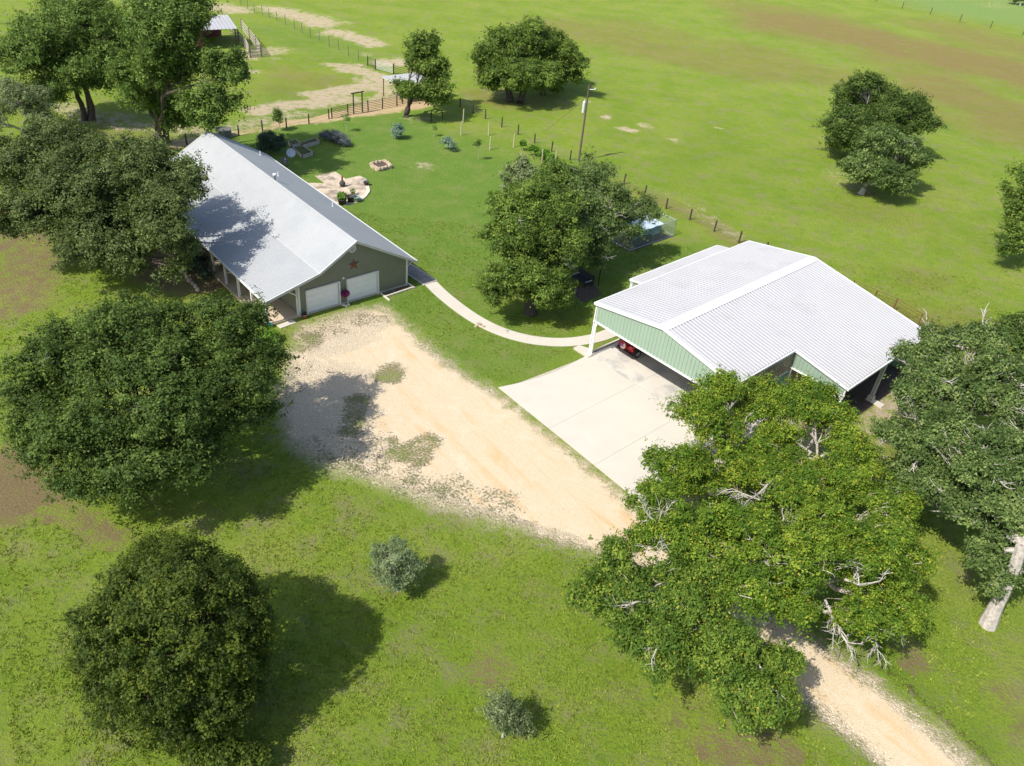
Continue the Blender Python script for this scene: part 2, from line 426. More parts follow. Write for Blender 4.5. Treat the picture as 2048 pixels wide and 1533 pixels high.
def grow(a, b, s0, k, end, sign=1):
    out = [b]; s = s0
    while abs(out[-1]) < end: s *= k; out.append(out[-1] + sign * s)
    return np.array(out[1:])
gx = np.concatenate([grow(0, -62, .5, 1.12, 3500, -1)[::-1], np.arange(-62, 62.1, .55), grow(0, 62.1, .55, 1.10, 3500)])
gy = np.concatenate([grow(0, 6, .5, 1.4, 1500, -1)[::-1], np.arange(6, 126, .55), grow(0, 126, .6, 1.07, 5000)])
DITCH = FIELDS['ditch'][0][0]
def ground_z(X, Y):
    d = seg_dist(X, Y, DITCH)
    return -.22 * np.exp(-(d / .55) ** 2) + np.where(Y > 140, -.004 * (Y - 140), 0) * 0
ground = link_mesh('ground', grid_mesh('ground', gx, gy, ground_z), ground_mat())
tag(ground, 'green pasture and mown lawn with bare sandy patches around the buildings', kind='structure')

# gravel drive: ragged sheet of crushed stone, thinning into grass at its edges
DRIVE = [(-16.90, 50.71), (-15.63, 52.11), (-14.33, 53.32), (-12.95, 54.41), (-11.28, 55.26), (-9.46, 53.22), (-6.54, 49.85), (-3.51, 46.83), (-0.78, 44.87), (2.90, 40.89), (6.18, 37.40), (8.83, 34.39), (12.28, 30.97), (15.13, 28.18), (17.38, 26.07), (18.28, 25.31), (20.12, 23.68), (21.93, 21.75), (22.95, 20.19), (24.31, 17.92),
         (19.56, 17.44), (18.02, 19.66), (17.07, 20.77), (15.82, 22.19), (14.21, 23.78), (11.13, 26.75), (7.62, 29.68), (4.83, 30.69), (1.94, 31.59), (-1.02, 32.28), (-3.43, 32.74), (-5.96, 33.63), (-9.20, 34.68), (-11.20, 35.28), (-12.70, 36.21), (-14.02, 37.47), (-15.13, 39.62), (-16.01, 43.16), (-16.65, 46.86)]
WEEDS = [([(-8.73, 46.05), (-9.00, 45.56)], 1.1, 1), ([(-5.47, 37.13), (-6.64, 37.43), (-5.18, 38.42)], 1.1, .8), ([(-7.25, 38.48)], .5, .9), ([(-10.23, 39.12), (-10.30, 42.41)], .9, .8), ([(-7.97, 34.64), (-4.29, 34.54), (-2.95, 33.66)], 1.0, .6), ([(-11.31, 35.72), (-9.76, 35.74), (-7.75, 33.58), (-5.88, 33.22)], 1.0, .7), ([(-8.65, 37.85), (-7.65, 36.07)], .9, .5), ([(-15.61, 49.14), (-16.14, 48.33)], 1.3, .8), ([(-13.26, 52.21), (-10.27, 53.21)], 1.0, .5), ([(-15.43, 51.38), (-13.82, 52.87)], .8, .6), ([(1.64, 31.86), (-1.04, 32.48)], .7, .6), ([(-15.33, 45.47), (-14.91, 41.60)], .9, .4), ([(-12.16, 36.54), (-8.76, 35.43), (-4.82, 34.02), (-1.08, 32.88)], 2.0, .46), ([(-11.25, 37.92), (-8.96, 39.33)], 1.4, .34), ([(-3.09, 34.72), (0.05, 33.68)], 1.4, .5), ([(-15.25, 50.67), (-12.58, 52.73)], 1.6, .5)]
WHEEL = [([(-13.01, 51.12), (-8.25, 46.46), (-2.19, 41.01), (2.36, 36.71), (6.92, 32.62)], 2.6, 1), ([(-7.03, 39.66), (-1.65, 35.62), (4.56, 32.68)], 2.0, .9), ([(16.20, 25.83), (18.44, 22.97), (20.77, 20.69)], 1.6, 1), ([(12.47, 30.33), (15.49, 27.30)], 2, .8)]
STONY = [([(-13.40, 43.64), (-12.89, 39.20), (-11.01, 36.97)], 3.2, 1), ([(-14.15, 49.43), (-12.42, 51.99), (-16.72, 50.37)], 2.5, .9), ([(-10.71, 41.20), (-10.81, 44.72)], 2.0, .7), ([(-5.96, 33.63), (-1.04, 32.48), (4.55, 30.73)], 1.1, .9), ([(18.02, 19.66), (15.82, 22.19)], .8, .9), ([(22.95, 20.19), (20.12, 23.68), (17.54, 26.00)], .7, .9), ([(-6.97, 50.12), (-3.53, 47.02), (-0.78, 44.87)], .9, .6)]
def drive_extra(X, Y):
    out = {'edge': poly_sd(X, Y, DRIVE)}
    for nm, st in (('weed', WEEDS), ('wheel', WHEEL), ('stony', STONY)):
        f = np.zeros(X.shape)
        for i, (pts, r_, s_) in enumerate(st):
            rr = r_ * (1 + .3 * wob(X, Y, 2.0, i))
            f = np.maximum(f, s_ * smooth01(1.5 - seg_dist(X, Y, pts) / rr))
        out[nm] = f
    return out
ax = [p[0] for p in DRIVE]; ay = [p[1] for p in DRIVE]
drive = link_mesh('gravel_drive', grid_mesh('gravel_drive', np.arange(min(ax) - 3, max(ax) + 3, .33), np.arange(min(ay) - 3, max(ay) + 3, .33),
                  lambda X, Y: np.full(X.shape, .012) - .03 * smooth01((-.8 - poly_sd(X, Y, DRIVE)) / 1.6), keep=lambda X, Y: poly_sd(X, Y, DRIVE) > -2.4, extra=drive_extra), gravel_mat())
tag(drive, 'pale crushed limestone drive and turning yard with orange wheel tracks', kind='structure')
# ---------------------------------------------------------------- materials
M = {}
M['roof_galv'] = mat('galvalume roof', (.365, .375, .38), .5, .0, .04, .5, spec=.3, dirt=(.335, .35, .36), dscale=.3, dlo=.5, dhi=.75)
M['roof_white'] = mat('white ribbed roof', (.39, .39, .40), .55, .0, .03, .4, spec=.25, dirt=(.355, .355, .36), dscale=.35, dlo=.5, dhi=.75)
M['trim_white'] = mat('white painted trim', (.70, .70, .69), .5, 0, .05, 2.)
M['trim_grey'] = mat('pale grey trim', (.50, .52, .50), .55, 0, .06, 2.)
M['siding_olive'] = mat('olive lap siding', (.185, .20, .145), .6, 0, .06, 1.2)
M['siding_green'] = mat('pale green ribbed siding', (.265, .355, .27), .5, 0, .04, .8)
M['siding_green_shade'] = mat('green ribbed siding with shade in its colour', (.20, .34, .26), .5, 0, .05, .8)  # same green siding, wall shade put into a darker base colour
M['bare_metal'] = mat('bare galvanised liner', (.36, .31, .24), .45, .3, .12, .9)
M['door_white'] = mat('white sectional door', (.82, .84, .86), .45, 0, .02, 2.)
M['concrete'] = mat('broom finished concrete', (.555, .512, .435), .85, 0, .04, .5, .15, 60, dirt=(.50, .47, .40), dscale=.35, dlo=.55, dhi=.85)
M['concrete_stain'] = mat('oil stained concrete', (.58, .54, .47), .85, 0, .06, .6, .15, 60, dirt=(.36, .36, .34), dscale=.55, dlo=.46, dhi=.72)
M['porch_floor'] = mat('tan sealed porch floor', (.56, .45, .33), .7, 0, .05, .7)
M['patio'] = mat('weathered tan patio', (.56, .46, .34), .85, 0, .16, 1.1, .2, 40, dirt=(.24, .2, .155), dscale=.42, dlo=.44, dhi=.6)
M['cobble'] = mat('grey brick pavers', (.30, .27, .25), .85, 0, .3, 6.)
M['joint'] = mat('joint sand', (.42, .38, .30), .95, 0, .15, 4.)
M['star'] = mat('rusty tin star', (.20, .085, .04), .65, .2, .35, 8.)
M['steel'] = mat('galvanised steel pipe', (.50, .52, .53), .45, .6, .1, 4.)
M['flue_dark'] = mat('dark flue metal', (.14, .14, .15), .5, .4, .1, 4.)
M['pvc'] = mat('white vent pipe', (.8, .8, .8), .4, 0, .03, 4.)
M['mulch'] = mat('dark mulch and gravel', (.10, .075, .06), .95, 0, .55, 9., .8, 14)
M['red_paint'] = mat('red car paint', (.42, .012, .02), .25, 0, .05, 2., spec=.6)
M['maroon'] = mat('dark red spare cover', (.30, .012, .03), .5, 0, .1, 3.)
M['cream'] = mat('cream cover panel', (.66, .55, .40), .55, 0, .1, 5.)
M['violet'] = mat('violet badge on cover', (.30, .12, .42), .5, 0, .1, 5.)
M['tyre'] = mat('black rubber', (.022, .022, .024), .8, 0, .1, 6.)
M['black_plastic'] = mat('black bumper plastic', (.025, .025, .027), .55, 0, .1, 6.)
M['canvas_black'] = mat('black canvas top', (.02, .02, .022), .85, 0, .15, 4.)
M['glass_dark'] = mat('dark window glass', (.03, .035, .04), .08, 0, .02, 2., spec=.6)
M['rim'] = mat('alloy rim', (.52, .52, .52), .35, .7, .05, 4.)
M['lamp_red'] = mat('red lamp lens', (.5, .02, .02), .25)
M['wood_grey'] = mat('weathered grey timber', (.46, .42, .35), .85, 0, .18, 5.)
M['wood_dark'] = mat('dark creosoted post', (.060, .042, .034), .85, 0, .3, 5.)
M['wood_pale'] = mat('pale treated post', (.45, .40, .27), .85, 0, .2, 5.)
M['wood_brown'] = mat('brown fence timber', (.17, .125, .095), .85, 0, .25, 5.)
M['black_steel'] = mat('black painted pipe', (.028, .022, .02), .6, 0, .2, 5.)
M['rust'] = mat('rusty pipe', (.16, .06, .035), .8, 0, .3, 6.)
M['wire'] = mat('fence wire', (.20, .19, .17), .6, .4, .1, 4.)
M['soil_bed'] = mat('garden bed soil', (.10, .075, .05), .95, 0, .4, 8., .8, 20)
M['stone'] = mat('tan field stone', (.50, .39, .28), .9, 0, .28, 3.5, .4, 14)
M['stone_w'] = mat('white limestone edging', (.62, .57, .47), .9, 0, .14, 4., .3, 20)
M['terracotta'] = mat('terracotta', (.27, .12, .07), .8, 0, .15, 6.)
M['barrel'] = mat('dark barrel staves', (.06, .055, .05), .8, 0, .25, 6.)
M['teal'] = mat('teal plastic', (.04, .22, .20), .4, 0, .12, 5.)
M['glaze'] = mat('pale blue glazed pot', (.36, .48, .48), .35, 0, .2, 5.)
M['pole_wood'] = mat('utility pole timber', (.12, .085, .065), .85, 0, .25, 3.)
M['transformer'] = mat('light grey transformer tank', (.62, .64, .64), .45, .1, .04, 4.)
M['tarp'] = mat('faded blue tarp', (.44, .54, .58), .6, 0, .16, 2.2, .5, 6)
M['tarp_teal'] = mat('teal tarp curtain', (.17, .27, .27), .6, 0, .2, 2.2, .5, 6)
M['barn_red'] = mat('maroon barn siding', (.22, .05, .055), .7, 0, .1, 2.)
M['dish'] = mat('light grey dish', (.50, .54, .60), .5, .0, .1, 3.)
M['tank'] = mat('weathered stock tank', (.17, .17, .155), .7, .2, .2, 4.)
M['bark_dark'] = mat('dark oak bark', (.085, .068, .055), .95, 0, .35, 7., .6, 10)
M['bark_pale'] = mat('pale lichen bark', (.42, .38, .33), .95, 0, .3, 6., .6, 9)
M['bark_white'] = mat('bleached dead wood', (.43, .40, .35), .9, 0, .18, 7.)
M['skirt'] = mat('black shade cloth', (.03, .03, .035), .8, 0, .2, 6.)
def mesh_mat():
    m, t, b = new_mat('chain link mesh')
    tr = t.n('ShaderNodeBsdfTransparent')
    mx = t.n('ShaderNodeMixShader')
    tc = t.n('ShaderNodeTexCoord').outputs['Object']
    w1 = t.n('ShaderNodeTexWave', bands_direction='DIAGONAL', inp={'Vector': tc, 'Scale': 9.}).outputs['Fac']
    t.put(mx, 0, t.math('MULTIPLY_ADD', t.step(w1, .7, .95), .55, .12))
    m.node_tree.links.new(tr.outputs[0], mx.inputs[1])
    m.node_tree.links.new(b.outputs[0], mx.inputs[2])
    b.inputs['Base Color'].default_value = (.42, .46, .46, 1)
    b.inputs['Metallic'].default_value = .4
    m.node_tree.links.new(mx.outputs[0], m.node_tree.nodes['Material Output'].inputs[0])
    return m
M['mesh'] = mesh_mat()

def frame_fn(ox, oy, yaw):
    c, s = math.cos(yaw), math.sin(yaw)
    return lambda u, v, z=0.: (ox + c * u - s * v, oy + s * u + c * v, z)

def ribbed(mb, A, along, slope, L, W, pitch, h, t_=.03):
    """ribbed metal sheet: A corner (eave or ridge), ribs run along `slope`, repeat along `along`; slope and along are unit vectors"""
    A, along, slope = Vector(A), Vector(along), Vector(slope)
    nrm = along.cross(slope).normalized()
    if nrm.z < 0: nrm = -nrm
    if abs(nrm.z) < .2 and ribbed.out is not None and nrm.dot(ribbed.out) < 0: nrm = -nrm
    n = max(1, round(L / pitch)); p = L / n
    prof = []
    for i in range(n):
        x = i * p
        prof += [(x, 0), (x + p * .56, 0), (x + p * .78, h), (x + p * .92, h)]
    prof += [(L, 0)]
    vv = []
    for x, z in prof:
        a = A + along * x + nrm * z
        vv += [a, a + slope * W]
    k = len(prof)
    ff = [(2 * i, 2 * i + 2, 2 * i + 3, 2 * i + 1) for i in range(k - 1)]
    b0 = len(vv)
    for x in (0, L):
        a = A + along * x - nrm * t_
        vv += [a, a + slope * W]
    ff += [(b0, b0 + 1, b0 + 3, b0 + 2)]
    mb.add(vv, ff)
ribbed.out = None
def unit(a, b): return (Vector(b) - Vector(a)).normalized()

# ---------------------------------------------------------------- farmhouse
HX, HY, HYAW = -13.267, 55.356, 0.7556
hp = frame_fn(HX, HY, HYAW)
HR, WR, HER, WB, HB, WL, HL, HLEN = 5.54, 5.71, 2.33, 3.35, 3.58, 7.95, 2.40, 28.7
UR, ULW, UPOST, VF = 4.97, -5.08, -7.70, .42
VB = HLEN - .42
def hroof(u):
    if u >= 0: return HR - (HR - HER) * u / WR
    if u >= -WB: return HR + (HR - HB) * u / WB
    return HB + (HB - HL) * (u + WB) / (WL - WB)
house = empty('farmhouse', hp(0, VF, 0), 'long olive farmhouse with grey metal roof, two white garage doors and a side porch', 'house')
al = unit(hp(0, 0), hp(0, 1))
for nm, u0, u1 in (('roof', -.0, WR), ('roof', -.0, -WB), ('porch_roof', -WB, -WL)):
    mb = MB()
    a, b = hp(u0, 0, hroof(u0)), hp(u1, 0, hroof(u1))
    ribbed(mb, a, al, unit(a, b), HLEN, (Vector(b) - Vector(a)).length, .30, .028)
    mb.build(nm, M['roof_galv'], house)
mb = MB()      # ridge cap, two folded leaves
for s in (-1, 1):
    a, b = hp(0, -.02, HR + .055), hp(0, HLEN + .02, HR + .055)
    c, d = hp(s * .22, HLEN + .02, hroof(s * .22) + .04), hp(s * .22, -.02, hroof(s * .22) + .04)
    mb.quad(a, b, c, d)
mb.build('ridge_cap', M['roof_galv'], house)
mb = MB()      # flashing where the porch roof starts
mb.beam(hp(-WB, 0, HB + .02), hp(-WB, HLEN, HB + .02), .12, .03)
mb.build('roof_flashing', M['trim_grey'], house)
def rake(v, nm='rake_trim'):
    mb = MB()
    for u0, u1 in ((0, WR), (0, -WB), (-WB, -WL)):
        a, b = hp(u0, v, hroof(u0) - .07), hp(u1, v, hroof(u1) - .07)
        mb.beam(a, b, .05, .2)
        a, b = hp(u0, v, hroof(u0) + .045), hp(u1, v, hroof(u1) + .045)
        mb.beam(a, b, .11, .03)
    mb.build(nm, M['trim_grey'], house)
rake(-.03); rake(HLEN + .03)
mb = MB()
mb.beam(hp(WR + .06, 0, HER - .06), hp(WR + .06, HLEN, HER - .06), .12, .13)
mb.build('gutter', M['trim_white'], house)
mb = MB()
mb.beam(hp(-WL - .05, 0, HL - .06), hp(-WL - .05, HLEN, HL - .06), .1, .13)
mb.build('gutter', M['trim_white'], house)
# lap siding: every course a slanted board
DOORS = [(-4.46, -1.42), (-.84, 2.19)]
DOOR_H = 2.08
def lap_wall(ufun, umin, umax, openings=(), ztop=None, course=.2, into=None, nrm=(0, -1)):
    """courses between umin and umax; ztop(u) gives the wall top; boards of the joined wall stay separate strips"""
    mb = MB()
    z = .18
    top = max(ztop(umin + (umax - umin) * i / 40) for i in range(41))
    while z < top:
        z1 = z + course
        spans = [(umin, umax)]
        for a, b in openings:
            if z < DOOR_H + .12:
                spans = [s for q in spans for s in ((q[0], min(q[1], a)), (max(q[0], b), q[1])) if s[1] - s[0] > .02]
        for a, b in spans:
            # trim the course to where the wall is at least z high
            us = np.linspace(a, b, 60)
            ok = [u for u in us if ztop(u) >= z1]
            if not ok: continue
            a2, b2 = min(ok), max(ok)
            p = lambda u, zz, off: ufun(u, off, zz)
            mb.add([p(a2, z, .0), p(b2, z, .0), p(b2, z, -.022), p(a2, z, -.022), p(a2, z1 + .01, -.004), p(b2, z1 + .01, -.004), p(a2, z1 + .01, .02), p(b2, z1 + .01, .02)],
                   [(0, 1, 2, 3), (3, 2, 5, 4), (4, 5, 7, 6)])
        z = z1
    return mb
wall_top = lambda u: hroof(u) - .06
mb = lap_wall(lambda u, off, z: hp(u, VF + off, z), ULW, UR, DOORS, wall_top)
o = mb.build('front_siding', M['siding_olive'], house); o['kind'] = 'stuff'
# backing wall with the two door openings
mb = MB()
edges = [ULW, DOORS[0][0], DOORS[0][1], DOORS[1][0], DOORS[1][1], UR]
for i in range(5):
    a, b = edges[i], edges[i + 1]
    z0 = DOOR_H + .1 if i in (1, 3) else 0.
    cuts = [a] + [k for k in (0., -WB) if a < k < b] + [b]
    cuts.sort()
    for c0, c1 in zip(cuts[:-1], cuts[1:]):
        mb.quad(hp(c0, VF + .03, z0), hp(c1, VF + .03, z0), hp(c1, VF + .03, wall_top(c1)), hp(c0, VF + .03, wall_top(c0)))
mb.build('wall', M['siding_olive'], house)
mb = MB()
mb.add([hp(-WL + .1, HLEN - .4, 0), hp(UR, HLEN - .4, 0), hp(UR, HLEN - .4, 2.3), hp(0, HLEN - .4, HR - .1), hp(-WB, HLEN - .4, HB - .1), hp(-WL + .1, HLEN - .4, 2.3)], [tuple(range(6))])
mb.build('wall', M['siding_olive'], house)
mb = lap_wall(lambda v, off, z: hp(UR - off, v, z), VF, VB, (), lambda v: 2.62)
o = mb.build('side_siding', M['siding_olive'], house); o['kind'] = 'stuff'
mb = lap_wall(lambda v, off, z: hp(ULW + off, v, z), VF, VB, (), lambda v: 3.0)
o = mb.build('porch_siding', M['siding_olive'], house); o['kind'] = 'stuff'
mb = MB()
mb.quad(hp(UR - .03, VF, 0), hp(UR - .03, VB, 0), hp(UR - .03, VB, 2.7), hp(UR - .03, VF, 2.7))
mb.build('side_wall', M['siding_olive'], house)
mb = MB()
mb.quad(hp(ULW + .03, VF, 0), hp(ULW + .03, VB, 0), hp(ULW + .03, VB, 3.1), hp(ULW + .03, VF, 3.1))
mb.build('side_wall', M['siding_olive'], house)
mb = MB()      # concrete footing strip under the boards
mb.box(hp((ULW + UR) / 2, VF + .02, .09), (UR - ULW, .1, .18), HYAW)
mb.build('footing', M['concrete'], house)
for u in (UR - .03, ULW + .05):
    mb = MB(); mb.box(hp(u, VF - .03, 1.25 if u > 0 else 1.32), (.13, .1, 2.5 if u > 0 else 2.64), HYAW)
    mb.build('corner_board', M['trim_white'], house)
for a, b in DOORS:
    fr = MB()
    for u in (a + .06, b - .06): fr.box(hp(u, VF - .02, DOOR_H / 2), (.12, .12, DOOR_H), HYAW)
    fr.box(hp((a + b) / 2, VF - .02, DOOR_H + .06), (b - a, .12, .12), HYAW)
    d = fr.build('garage_door', M['trim_white'], house)
    ph = (DOOR_H - .02) / 4
    for k in range(4):
        pn = MB()
        wv = b - a - .25
        pn.box(hp((a + b) / 2, VF + .10, .03 + ph * (k + .5)), (wv, .05, ph - .012), HYAW)
        for q in range(4):      # raised long panels pressed into each section
            uu = a + .125 + wv * (q + .5) / 4
            pn.box(hp(uu, VF + .068, .03 + ph * (k + .5)), (wv / 4 - .12, .016, ph - .16), HYAW)
        pn.build('door_panel', M['door_white'], d)
# round louvred gable vent under the ridge
mb = MB()
cen = hp(-.22, VF - .05, 4.80)
n = 20
ux = Vector(hp(1, 0)) - Vector(hp(0, 0)); uz = Vector((0, 0, 1)); un = Vector(hp(0, -1)) - Vector(hp(0, 0))
ring = []
for r_, off in ((.33, .0), (.33, .06), (.26, .06), (.26, .02)):
    ring += [Vector(cen) + ux * (r_ * math.cos(2 * math.pi * k / n)) + uz * (r_ * math.sin(2 * math.pi * k / n)) + un * off for k in range(n)]
mb.add(ring, [(i * n + k, i * n + (k + 1) % n, (i + 1) * n + (k + 1) % n, (i + 1) * n + k) for i in range(3) for k in range(n)])
for k in range(7):
    z = -.21 + .07 * k; hw = math.sqrt(.26 ** 2 - z * z)
    mb.beam(Vector(cen) - ux * hw + uz * z + un * .02, Vector(cen) + ux * hw + uz * z + un * .02, .045, .03)
mb.build('gable_vent', M['trim_white'], house)
mb = MB()      # downspout at the front corner
uu = UR + .06
mb.tube([hp(WR + .05, VF + .1, HER - .1), hp(WR - .1, VF + .1, HER - .22), hp(uu + .02, VF + .05, HER - .55), hp(uu + .02, VF + .05, .35), hp(uu + .1, VF - .05, .16), hp(uu + .25, VF - .55, .1)], .05, 6)
mb.build('downspout', M['trim_white'], house)
mb = MB(); mb.box(hp(uu + .2, VF - .5, .05), (.25, .6, .06), HYAW); mb.build('splash_block', M['concrete'], house)
# roof vents on the back slope
z0 = hroof(.25)
mb = MB(); mb.tube([hp(.1, 14.2, z0 - .1), hp(.1, 14.2, HR + .42)], .07, 10)
fl = mb.build('flue', M['flue_dark'], house, True)
mb = MB(); mb.lathe(hp(.1, 14.2, HR + .42), [(.1, 0), (.17, .02), (.17, .13), (.1, .16)], 12); mb.build('flue_cap', M['pvc'], fl)
for u, v in ((1.75, 17.1), (4.12, 26.2), (4.16, 11.4)):
    mb = MB(); zz = hroof(u)
    mb.lathe(hp(u, v, zz - .1), [(.05, 0), (.05, .52)], 8)
    mb.lathe(hp(u, v, zz - .04), [(.12, 0), (.08, .10)], 8)
    mb.build('vent_pipe', M['pvc'], house)
# porch: slab, posts, braces
mb = MB(); mb.prism([hp(-7.95, VF - .05), hp(ULW - .0, VF - .05), hp(ULW - .0, VB), hp(-7.95, VB)], 0, .14)
mb.build('porch_floor', M['porch_floor'], house)
pp = None
for k in range(12):
    v = VF + .1 + k * 2.52
    mb = MB(); mb.box(hp(UPOST, v, 1.22), (.16, .16, 2.16), HYAW)
    p = mb.build('porch_post', M['trim_white'], house)
    mb = MB()
    if k < 11: mb.beam(hp(UPOST, v + .05, 1.75), hp(UPOST, v + .55, 2.24), .09, .09)
    if k > 0: mb.beam(hp(UPOST, v - .05, 1.75), hp(UPOST, v - .55, 2.24), .09, .09)
    if k == 0: mb.beam(hp(UPOST + .05, v, 1.75), hp(UPOST + .55, v, 2.3), .09, .09)
    mb.build('post_brace', M['trim_white'], p)
mb = MB(); mb.box(hp(ULW - .05, VF + .1, 1.4), (.15, .15, 2.5), HYAW)
mb.build('porch_post', M['trim_white'], house)
mb = MB(); mb.beam(hp(ULW - .1, VF + .1, 1.95), hp(ULW - .75, VF + .1, 2.45), .09, .09); mb.build('post_brace', M['trim_white'], house)
mb = MB(); mb.beam(hp(UPOST, VF, 2.3), hp(UPOST, VB, 2.3), .14, .18); mb.build('porch_beam', M['trim_white'], house)
mb = MB(); mb.lathe(hp(-1.13, VF - .10, 2.33), [(.03, 0), (.09, .05), (.1, .14), (.05, .2)], 10); mb.box(hp(-1.13, VF - .04, 2.45), (.1, .1, .12), HYAW)
mb.build('wall_lamp', M['trim_white'], house)

# rusty star hung on the gable
st = MB()
c0 = Vector(hp(-.12, VF - .05, 3.36))
pts = []
for k in range(10):
    a = math.pi / 2 + k * math.pi / 5
    r_ = .52 if k % 2 == 0 else .2
    pts.append(c0 + ux * (r_ * math.cos(a)) + uz * (r_ * math.sin(a)))
st.add(pts + [c0 + un * .12], [(k, (k + 1) % 10, 10) for k in range(10)])
tag(st.build('wall_star', M['star'], None, origin=tuple(c0)), 'rusty brown five pointed star hung on the olive gable above the garage doors', 'star')

# stone step slab at the porch end
mb = MB(); mb.prism([(-18.57, 50.56), (-18.18, 50.19), (-17.28, 51.23), (-17.67, 51.61)], .0, .07)
tag(mb.build('step_slab', M['concrete'], None, origin=(-17.92, 50.88)), 'narrow white concrete step slab at the front end of the porch', 'step')

# flower basket on a shepherd bracket between the garage doors
def flower_mass(name, c, r_, n_, colors_mat, parent, leaf=.07, seed=1):
    rng = np.random.default_rng(seed)
    d = rng.normal(size=(n_, 3)); d /= np.linalg.norm(d, axis=1)[:, None]
    P = np.array(c) + d * r_ * (.75 + .3 * rng.random((n_, 1))) * np.array([1, 1, .8])
    return leaf_object(name, P, d, leaf, leaf * .9, rng, colors_mat, parent)

def leaf_object(name, P, nrm, ln, wd, rng, material, parent, tint=None, spread=.7, loc=None):
    """many small pointed leaf blades at points P, facing roughly nrm"""
    n_ = len(P)
    N = nrm + rng.normal(size=(n_, 3)) * spread
    N /= np.linalg.norm(N, axis=1)[:, None] + 1e-9
    T = rng.normal(size=(n_, 3))
    T -= N * (T * N).sum(1)[:, None]
    T /= np.linalg.norm(T, axis=1)[:, None] + 1e-9
    B = np.cross(N, T)
    s = (.7 + .6 * rng.random((n_, 1)))
    l2, w2 = ln * s / 2, wd * s / 2
    base = np.array(world_loc(parent)) if parent is not None else np.zeros(3)
    V = np.empty((n_, 3, 3))
    V[:, 0] = P - T * l2 * .7 + B * w2 * 1.25
    V[:, 1] = P - T * l2 * .7 - B * w2 * 1.25
    V[:, 2] = P + T * l2 * 1.15
    V -= base
    q = np.arange(n_ * 3).reshape(n_, 3)
    if tint is None: tint = rng.random(n_)
    me = np_mesh(name, V.reshape(-1, 3), q, {'tint': np.repeat(tint, 3)})
    return link_mesh(name, me, material, parent)

def leaf_mat(name, dark, mid, light, trans=.30, rough=.6, young=None):
    m, t, b = new_mat(name)
    ti = t.attr('tint')
    stops = [(0., dark), (.5, mid), (.93, light)]
    if young: stops.append((1., young))
    c = t.ramp(ti, stops)
    t.put(b, 'Base Color', c)
    b.inputs['Roughness'].default_value = rough
    b.inputs['Specular IOR Level'].default_value = .18
    tl = t.n('ShaderNodeBsdfTranslucent')
    t.put(tl, 'Color', t.mix(.5, c, (.22, .30, .02)))
    mx = t.n('ShaderNodeMixShader', inp={0: trans})
    m.node_tree.links.new(b.outputs[0], mx.inputs[1])
    m.node_tree.links.new(tl.outputs[0], mx.inputs[2])
    m.node_tree.links.new(mx.outputs[0], m.node_tree.nodes['Material Output'].inputs[0])
    return m
LM = {
 'oak': leaf_mat('live oak leaves', (0.041, 0.075, 0.013), (0.102, 0.169, 0.029), (0.239, 0.325, 0.054)),
 'oak_dark': leaf_mat('dark oak leaves', (0.029, 0.052, 0.011), (0.070, 0.120, 0.024), (0.164, 0.236, 0.046)),
 'oak_lime': leaf_mat('yellow green oak leaves', (0.042, 0.090, 0.008), (0.112, 0.200, 0.018), (0.280, 0.370, 0.035), .28, young=(.36, .34, .04)),
 'oak_mid': leaf_mat('mid green oak leaves', (0.038, 0.080, 0.010), (0.100, 0.175, 0.022), (0.235, 0.325, 0.042), .25, young=(.34, .32, .04)),
 'oak_grey': leaf_mat('grey green leaves', (0.060, 0.090, 0.031), (0.152, 0.200, 0.082), (0.354, 0.416, 0.194)),
 'oak_right': leaf_mat('blue green oak leaves', (0.038, 0.068, 0.017), (0.100, 0.162, 0.042), (0.270, 0.350, 0.105)),
 'oak_olive': leaf_mat('olive oak leaves', (0.036, 0.055, 0.017), (0.094, 0.130, 0.038), (0.216, 0.270, 0.090)),
 'pecan': leaf_mat('pecan leaves', (0.043, 0.077, 0.016), (0.105, 0.177, 0.034), (0.231, 0.328, 0.069)),
 'silver': leaf_mat('silvery leaves', (0.10, 0.155, 0.06), (0.19, 0.255, 0.115), (0.34, 0.40, 0.21)),
 'shrub_round': leaf_mat('dense shrub leaves', (0.022, 0.038, 0.006), (0.059, 0.095, 0.012), (0.157, 0.194, 0.026), young=(0.221, 0.136, 0.039)),
 'bush_dark': leaf_mat('dark bush leaves', (0.033, 0.060, 0.036), (0.060, 0.099, 0.063), (0.105, 0.150, 0.099)),
 'lavender': leaf_mat('purple blue flower spikes', (0.06, 0.08, 0.075), (0.13, 0.15, 0.16), (0.24, 0.255, 0.31)),
 'sage': leaf_mat('blue green sage leaves', (0.12, 0.20, 0.14), (0.21, 0.31, 0.225), (0.34, 0.44, 0.34)),
 'lime': leaf_mat('bright green leaves', (0.068, 0.162, 0.016), (0.121, 0.257, 0.027), (0.216, 0.365, 0.041)),
 'purple': leaf_mat('magenta purple petals', (.10, .008, .06), (.19, .015, .12), (.32, .04, .20), .1),
 'weed': leaf_mat('grass blades', (0.128, 0.203, 0.021), (0.195, 0.270, 0.030), (0.315, 0.345, 0.053), .2),
}
bk = empty('flower_basket', hp(-1.13, VF - .25, 0), 'hanging basket of magenta purple petunias between the two white garage doors', 'flowers')
flower_mass('petunias', hp(-1.13, VF - .30, 1.12), .36, 700, LM['purple'], bk, .075, 3)
mb = MB(); mb.lathe(hp(-1.13, VF - .30, .82), [(.1, 0), (.2, .1), (.24, .22)], 12); mb.build('bowl', M['wood_dark'], bk)
mb = MB(); mb.tube([hp(-1.13, VF - .05, 1.78), hp(-1.13, VF - .2, 1.86), hp(-1.13, VF - .30, 1.76), hp(-1.13, VF - .30, 1.0)], .012, 5); mb.build('bracket', M['black_steel'], bk)

